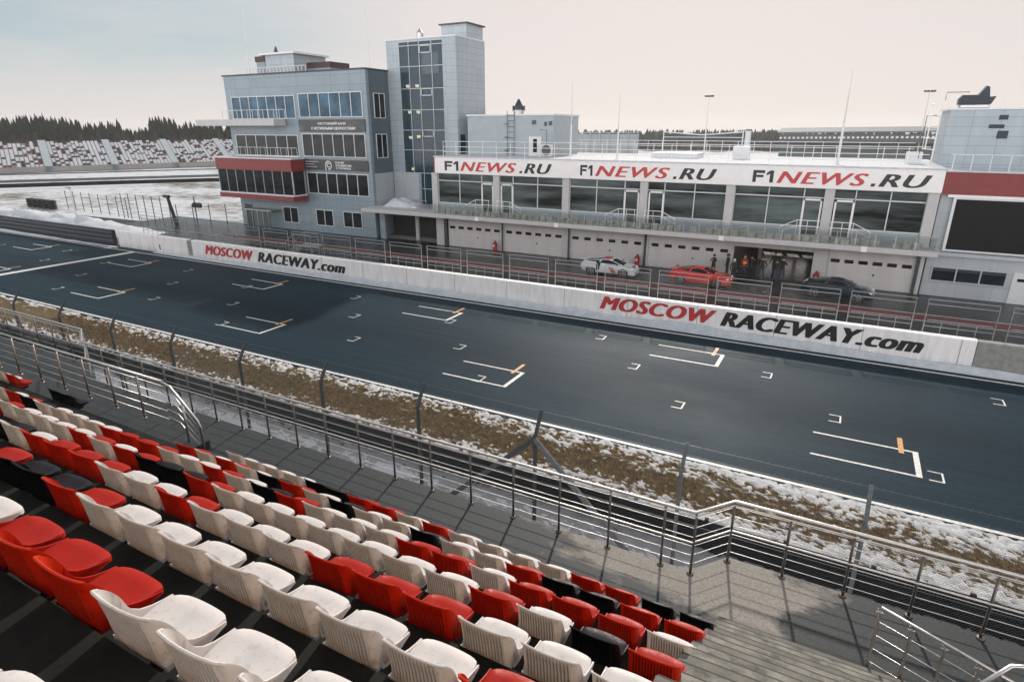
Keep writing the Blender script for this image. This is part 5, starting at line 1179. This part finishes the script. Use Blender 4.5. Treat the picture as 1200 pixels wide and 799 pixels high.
# far left stand
def far_stand(label, A, B, depth, h, rows, n_ais, seed, cols, snow=True):
    A = Vector((*A, 0)); B = Vector((*B, 0)); d = (B - A).normalized(); nrm = Vector((-d.y, d.x, 0)); 
    if nrm.dot(Vector((-1, 1, 0)).normalized()) < 0: nrm = -nrm
    t = thing('distant_stand', label, 'grandstand', A); Ln = (B - A).length; r = random.Random(seed)
    m = MB()
    for k in range(rows):
        z = 1.4 + (h - 1.4) * k / rows; o = depth * k / rows; p = [A + nrm * o, B + nrm * o, B + nrm * (o + depth / rows), A + nrm * (o + depth / rows)]
        m.add([(q.x, q.y, 0) for q in p] + [(q.x, q.y, z) for q in p], [(4, 5, 6, 7), (0, 1, 5, 4), (1, 2, 6, 5), (2, 3, 7, 6), (3, 0, 4, 7)])
    m.build('terrace', M['concrete'] if snow else M['dark'], t)
    S = [MB() for _ in cols]; ais = [Ln * (i + .5) / n_ais for i in range(n_ais)]
    for k in range(rows):
        z = 1.4 + (h - 1.4) * k / rows; o = depth * (k + .35) / rows; s = .3
        while s < Ln - .5:
            if min(abs(s - a) for a in ais) > 1.1 and r.random() < .93:
                p = A + d * s + nrm * o + Vector((0, 0, z)); j = r.choices(range(len(cols)), [c[1] for c in cols])[0]; w = d * .36; hh = Vector((0, 0, .52)); q = nrm * .2
                S[j].add([(p - w)[:], (p + w)[:], (p + w + hh + q)[:], (p - w + hh + q)[:]], [(0, 1, 2, 3)])
                if True: S[j].add([(p - w + Vector((0, 0, .3)) - q)[:], (p + w + Vector((0, 0, .3)) - q)[:], (p + w + Vector((0, 0, .32)))[:], (p - w + Vector((0, 0, .32)))[:]], [(0, 1, 2, 3)])
            s += .95
    for (mt, _), q in zip(cols, S): q_ = q.build('seating', mt, t); q_['kind'] = 'stuff'
    for a in ais:
        m = MB(); p0 = A + d * (a - .9); p1 = A + d * (a + .9); e = nrm * depth + Vector((0, 0, h + .1)); l = Vector((0, 0, 1.6))
        m.add([(p0 + l)[:], (p1 + l)[:], (p1 + e + Vector((0, 0, .3)))[:], (p0 + e + Vector((0, 0, .3)))[:], p0[:], p1[:]], [(0, 1, 2, 3), (4, 5, 1, 0)]); m.build('aisle', M['tower'], t)
    return t
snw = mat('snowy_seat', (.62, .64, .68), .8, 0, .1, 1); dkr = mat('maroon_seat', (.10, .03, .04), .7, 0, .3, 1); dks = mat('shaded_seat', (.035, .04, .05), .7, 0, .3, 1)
far_stand('snow dusted far stand with a mosaic of white and maroon seats', (-203, 55), (-166, 138), 15, 7.4, 13, 6, 3, [(snw, 6), (dkr, 1.6), (dks, 1.6)])
# far right stand, masts, chimney
rs = thing('distant_stand', 'long dark roofed grandstand far behind the pit roof', 'grandstand', (0, 250, 0))
m = MB(); 
for k in range(8): m.box(-24, 246 + k, 0, 60, 247 + k, 2.4 + .6 * k)
m.build('terrace', mat('distant_stand_blue', (.09, .115, .125), .8, 0, .2, .3), rs)
MB().add([(-25, 243, 9.2), (60, 243, 10.2), (60, 257, 11.6), (-25, 257, 10.6), (-25, 243, 9.6), (60, 243, 10.6), (60, 257, 12.0), (-25, 257, 11.0)], [(0, 3, 2, 1), (4, 5, 6, 7), (0, 1, 5, 4), (2, 3, 7, 6), (1, 2, 6, 5), (3, 0, 4, 7)]).build('roof', mat('distant_roof', (.11, .14, .15), .8, 0, .2, .3), rs)
m = MB(); r_ = random.Random(8)
for k in range(60): x = -24 + 1.4 * k; m.box(x, 242.6, 7.4 + .012 * k * 1.4, x + .75, 242.8, 8.0 + .012 * k * 1.4)
m.build('seat_row', snw, rs)
for k in range(12): MB().box(-23 + 7 * k, 255, 0, -22.6 + 7 * k, 255.4, 10.8).build('column', M['post_dark'], rs)
for k in range(12): MB().box(-24 + 7.2 * k, 243.2, 6.4, -17.2 + 7.2 * k, 243.4, 9.0).build('front_panel', M['post_dark'], rs)
def flood(label, x, y, h):
    t = thing('floodlight_mast', label, 'floodlight', (x, y, 0)); MB().cone((x, y, 0), (x, y, h), .28, .14, 8).build('pole', M['frame'], t)
    MB().box(x - 1.4, y - .1, h, x + 1.4, y + .1, h + .15).build('crossbar', M['post_dark'], t)
    for dx in (-1.3, -.4, .5, 1.3): MB().bevbox(x + dx - .35, y - .4, h + .12, x + dx + .35, y + .2, h + .62, .05).build('lamp_head', M['black'], t)
flood('slender floodlight mast above the second news sign', -49.9, 245, 21.6); flood('slender floodlight mast left of the right roof room', 18.2, 249, 21.8)
t = thing('chimney', 'stubby pale chimney in the mist above the pit roof', 'chimney', (-35.3, 248, 0)); MB().cone((-35.3, 248, 0), (-35.3, 248, 10), 1.2, 1.0, 12).build('shaft', M['frame'], t); MB().cone((-35.3, 248, 10), (-35.3, 248, 10.5), 1.15, 1.15, 12).build('rim', M['post_dark'], t)
t = thing('paddock_screen', 'pale grid panel standing behind the roof cabin', 'panel', (-42, 110, 0)); m = MB()
for x in np.arange(-52, -33.9, 1.8): m.box(x, 110, 0, x + .12, 110.1, 10.2)
for z in np.arange(1, 10.3, .92): m.box(-52, 110.01, z, -34, 110.09, z + .1)
m.build('frame', M['steel'], t); MB().box(-52, 110.15, 0, -34, 110.3, 10).build('panel', mat('pale_panel', (.36, .39, .40), .7, 0, .1, .4), t)
# ------------------------------------------------------------------ haze
hz = MB().box(-1600, -70, -1.2, 1600, 1600, 30).build('haze', bpy.data.materials.new('haze_air'))
hm = hz.data.materials[0]; hm.use_nodes = True; ht = hm.node_tree; ht.nodes.clear()
ho = ht.nodes.new('ShaderNodeOutputMaterial'); pv = ht.nodes.new('ShaderNodeVolumePrincipled'); pv.inputs['Density'].default_value = .00028
pv.inputs['Color'].default_value = (.93, .92, .92, 1); pv.inputs['Anisotropy'].default_value = .35; ht.links.new(pv.outputs[0], ho.inputs['Volume'])
stuff(hz, 'thin pale winter haze over the distance', 'haze')
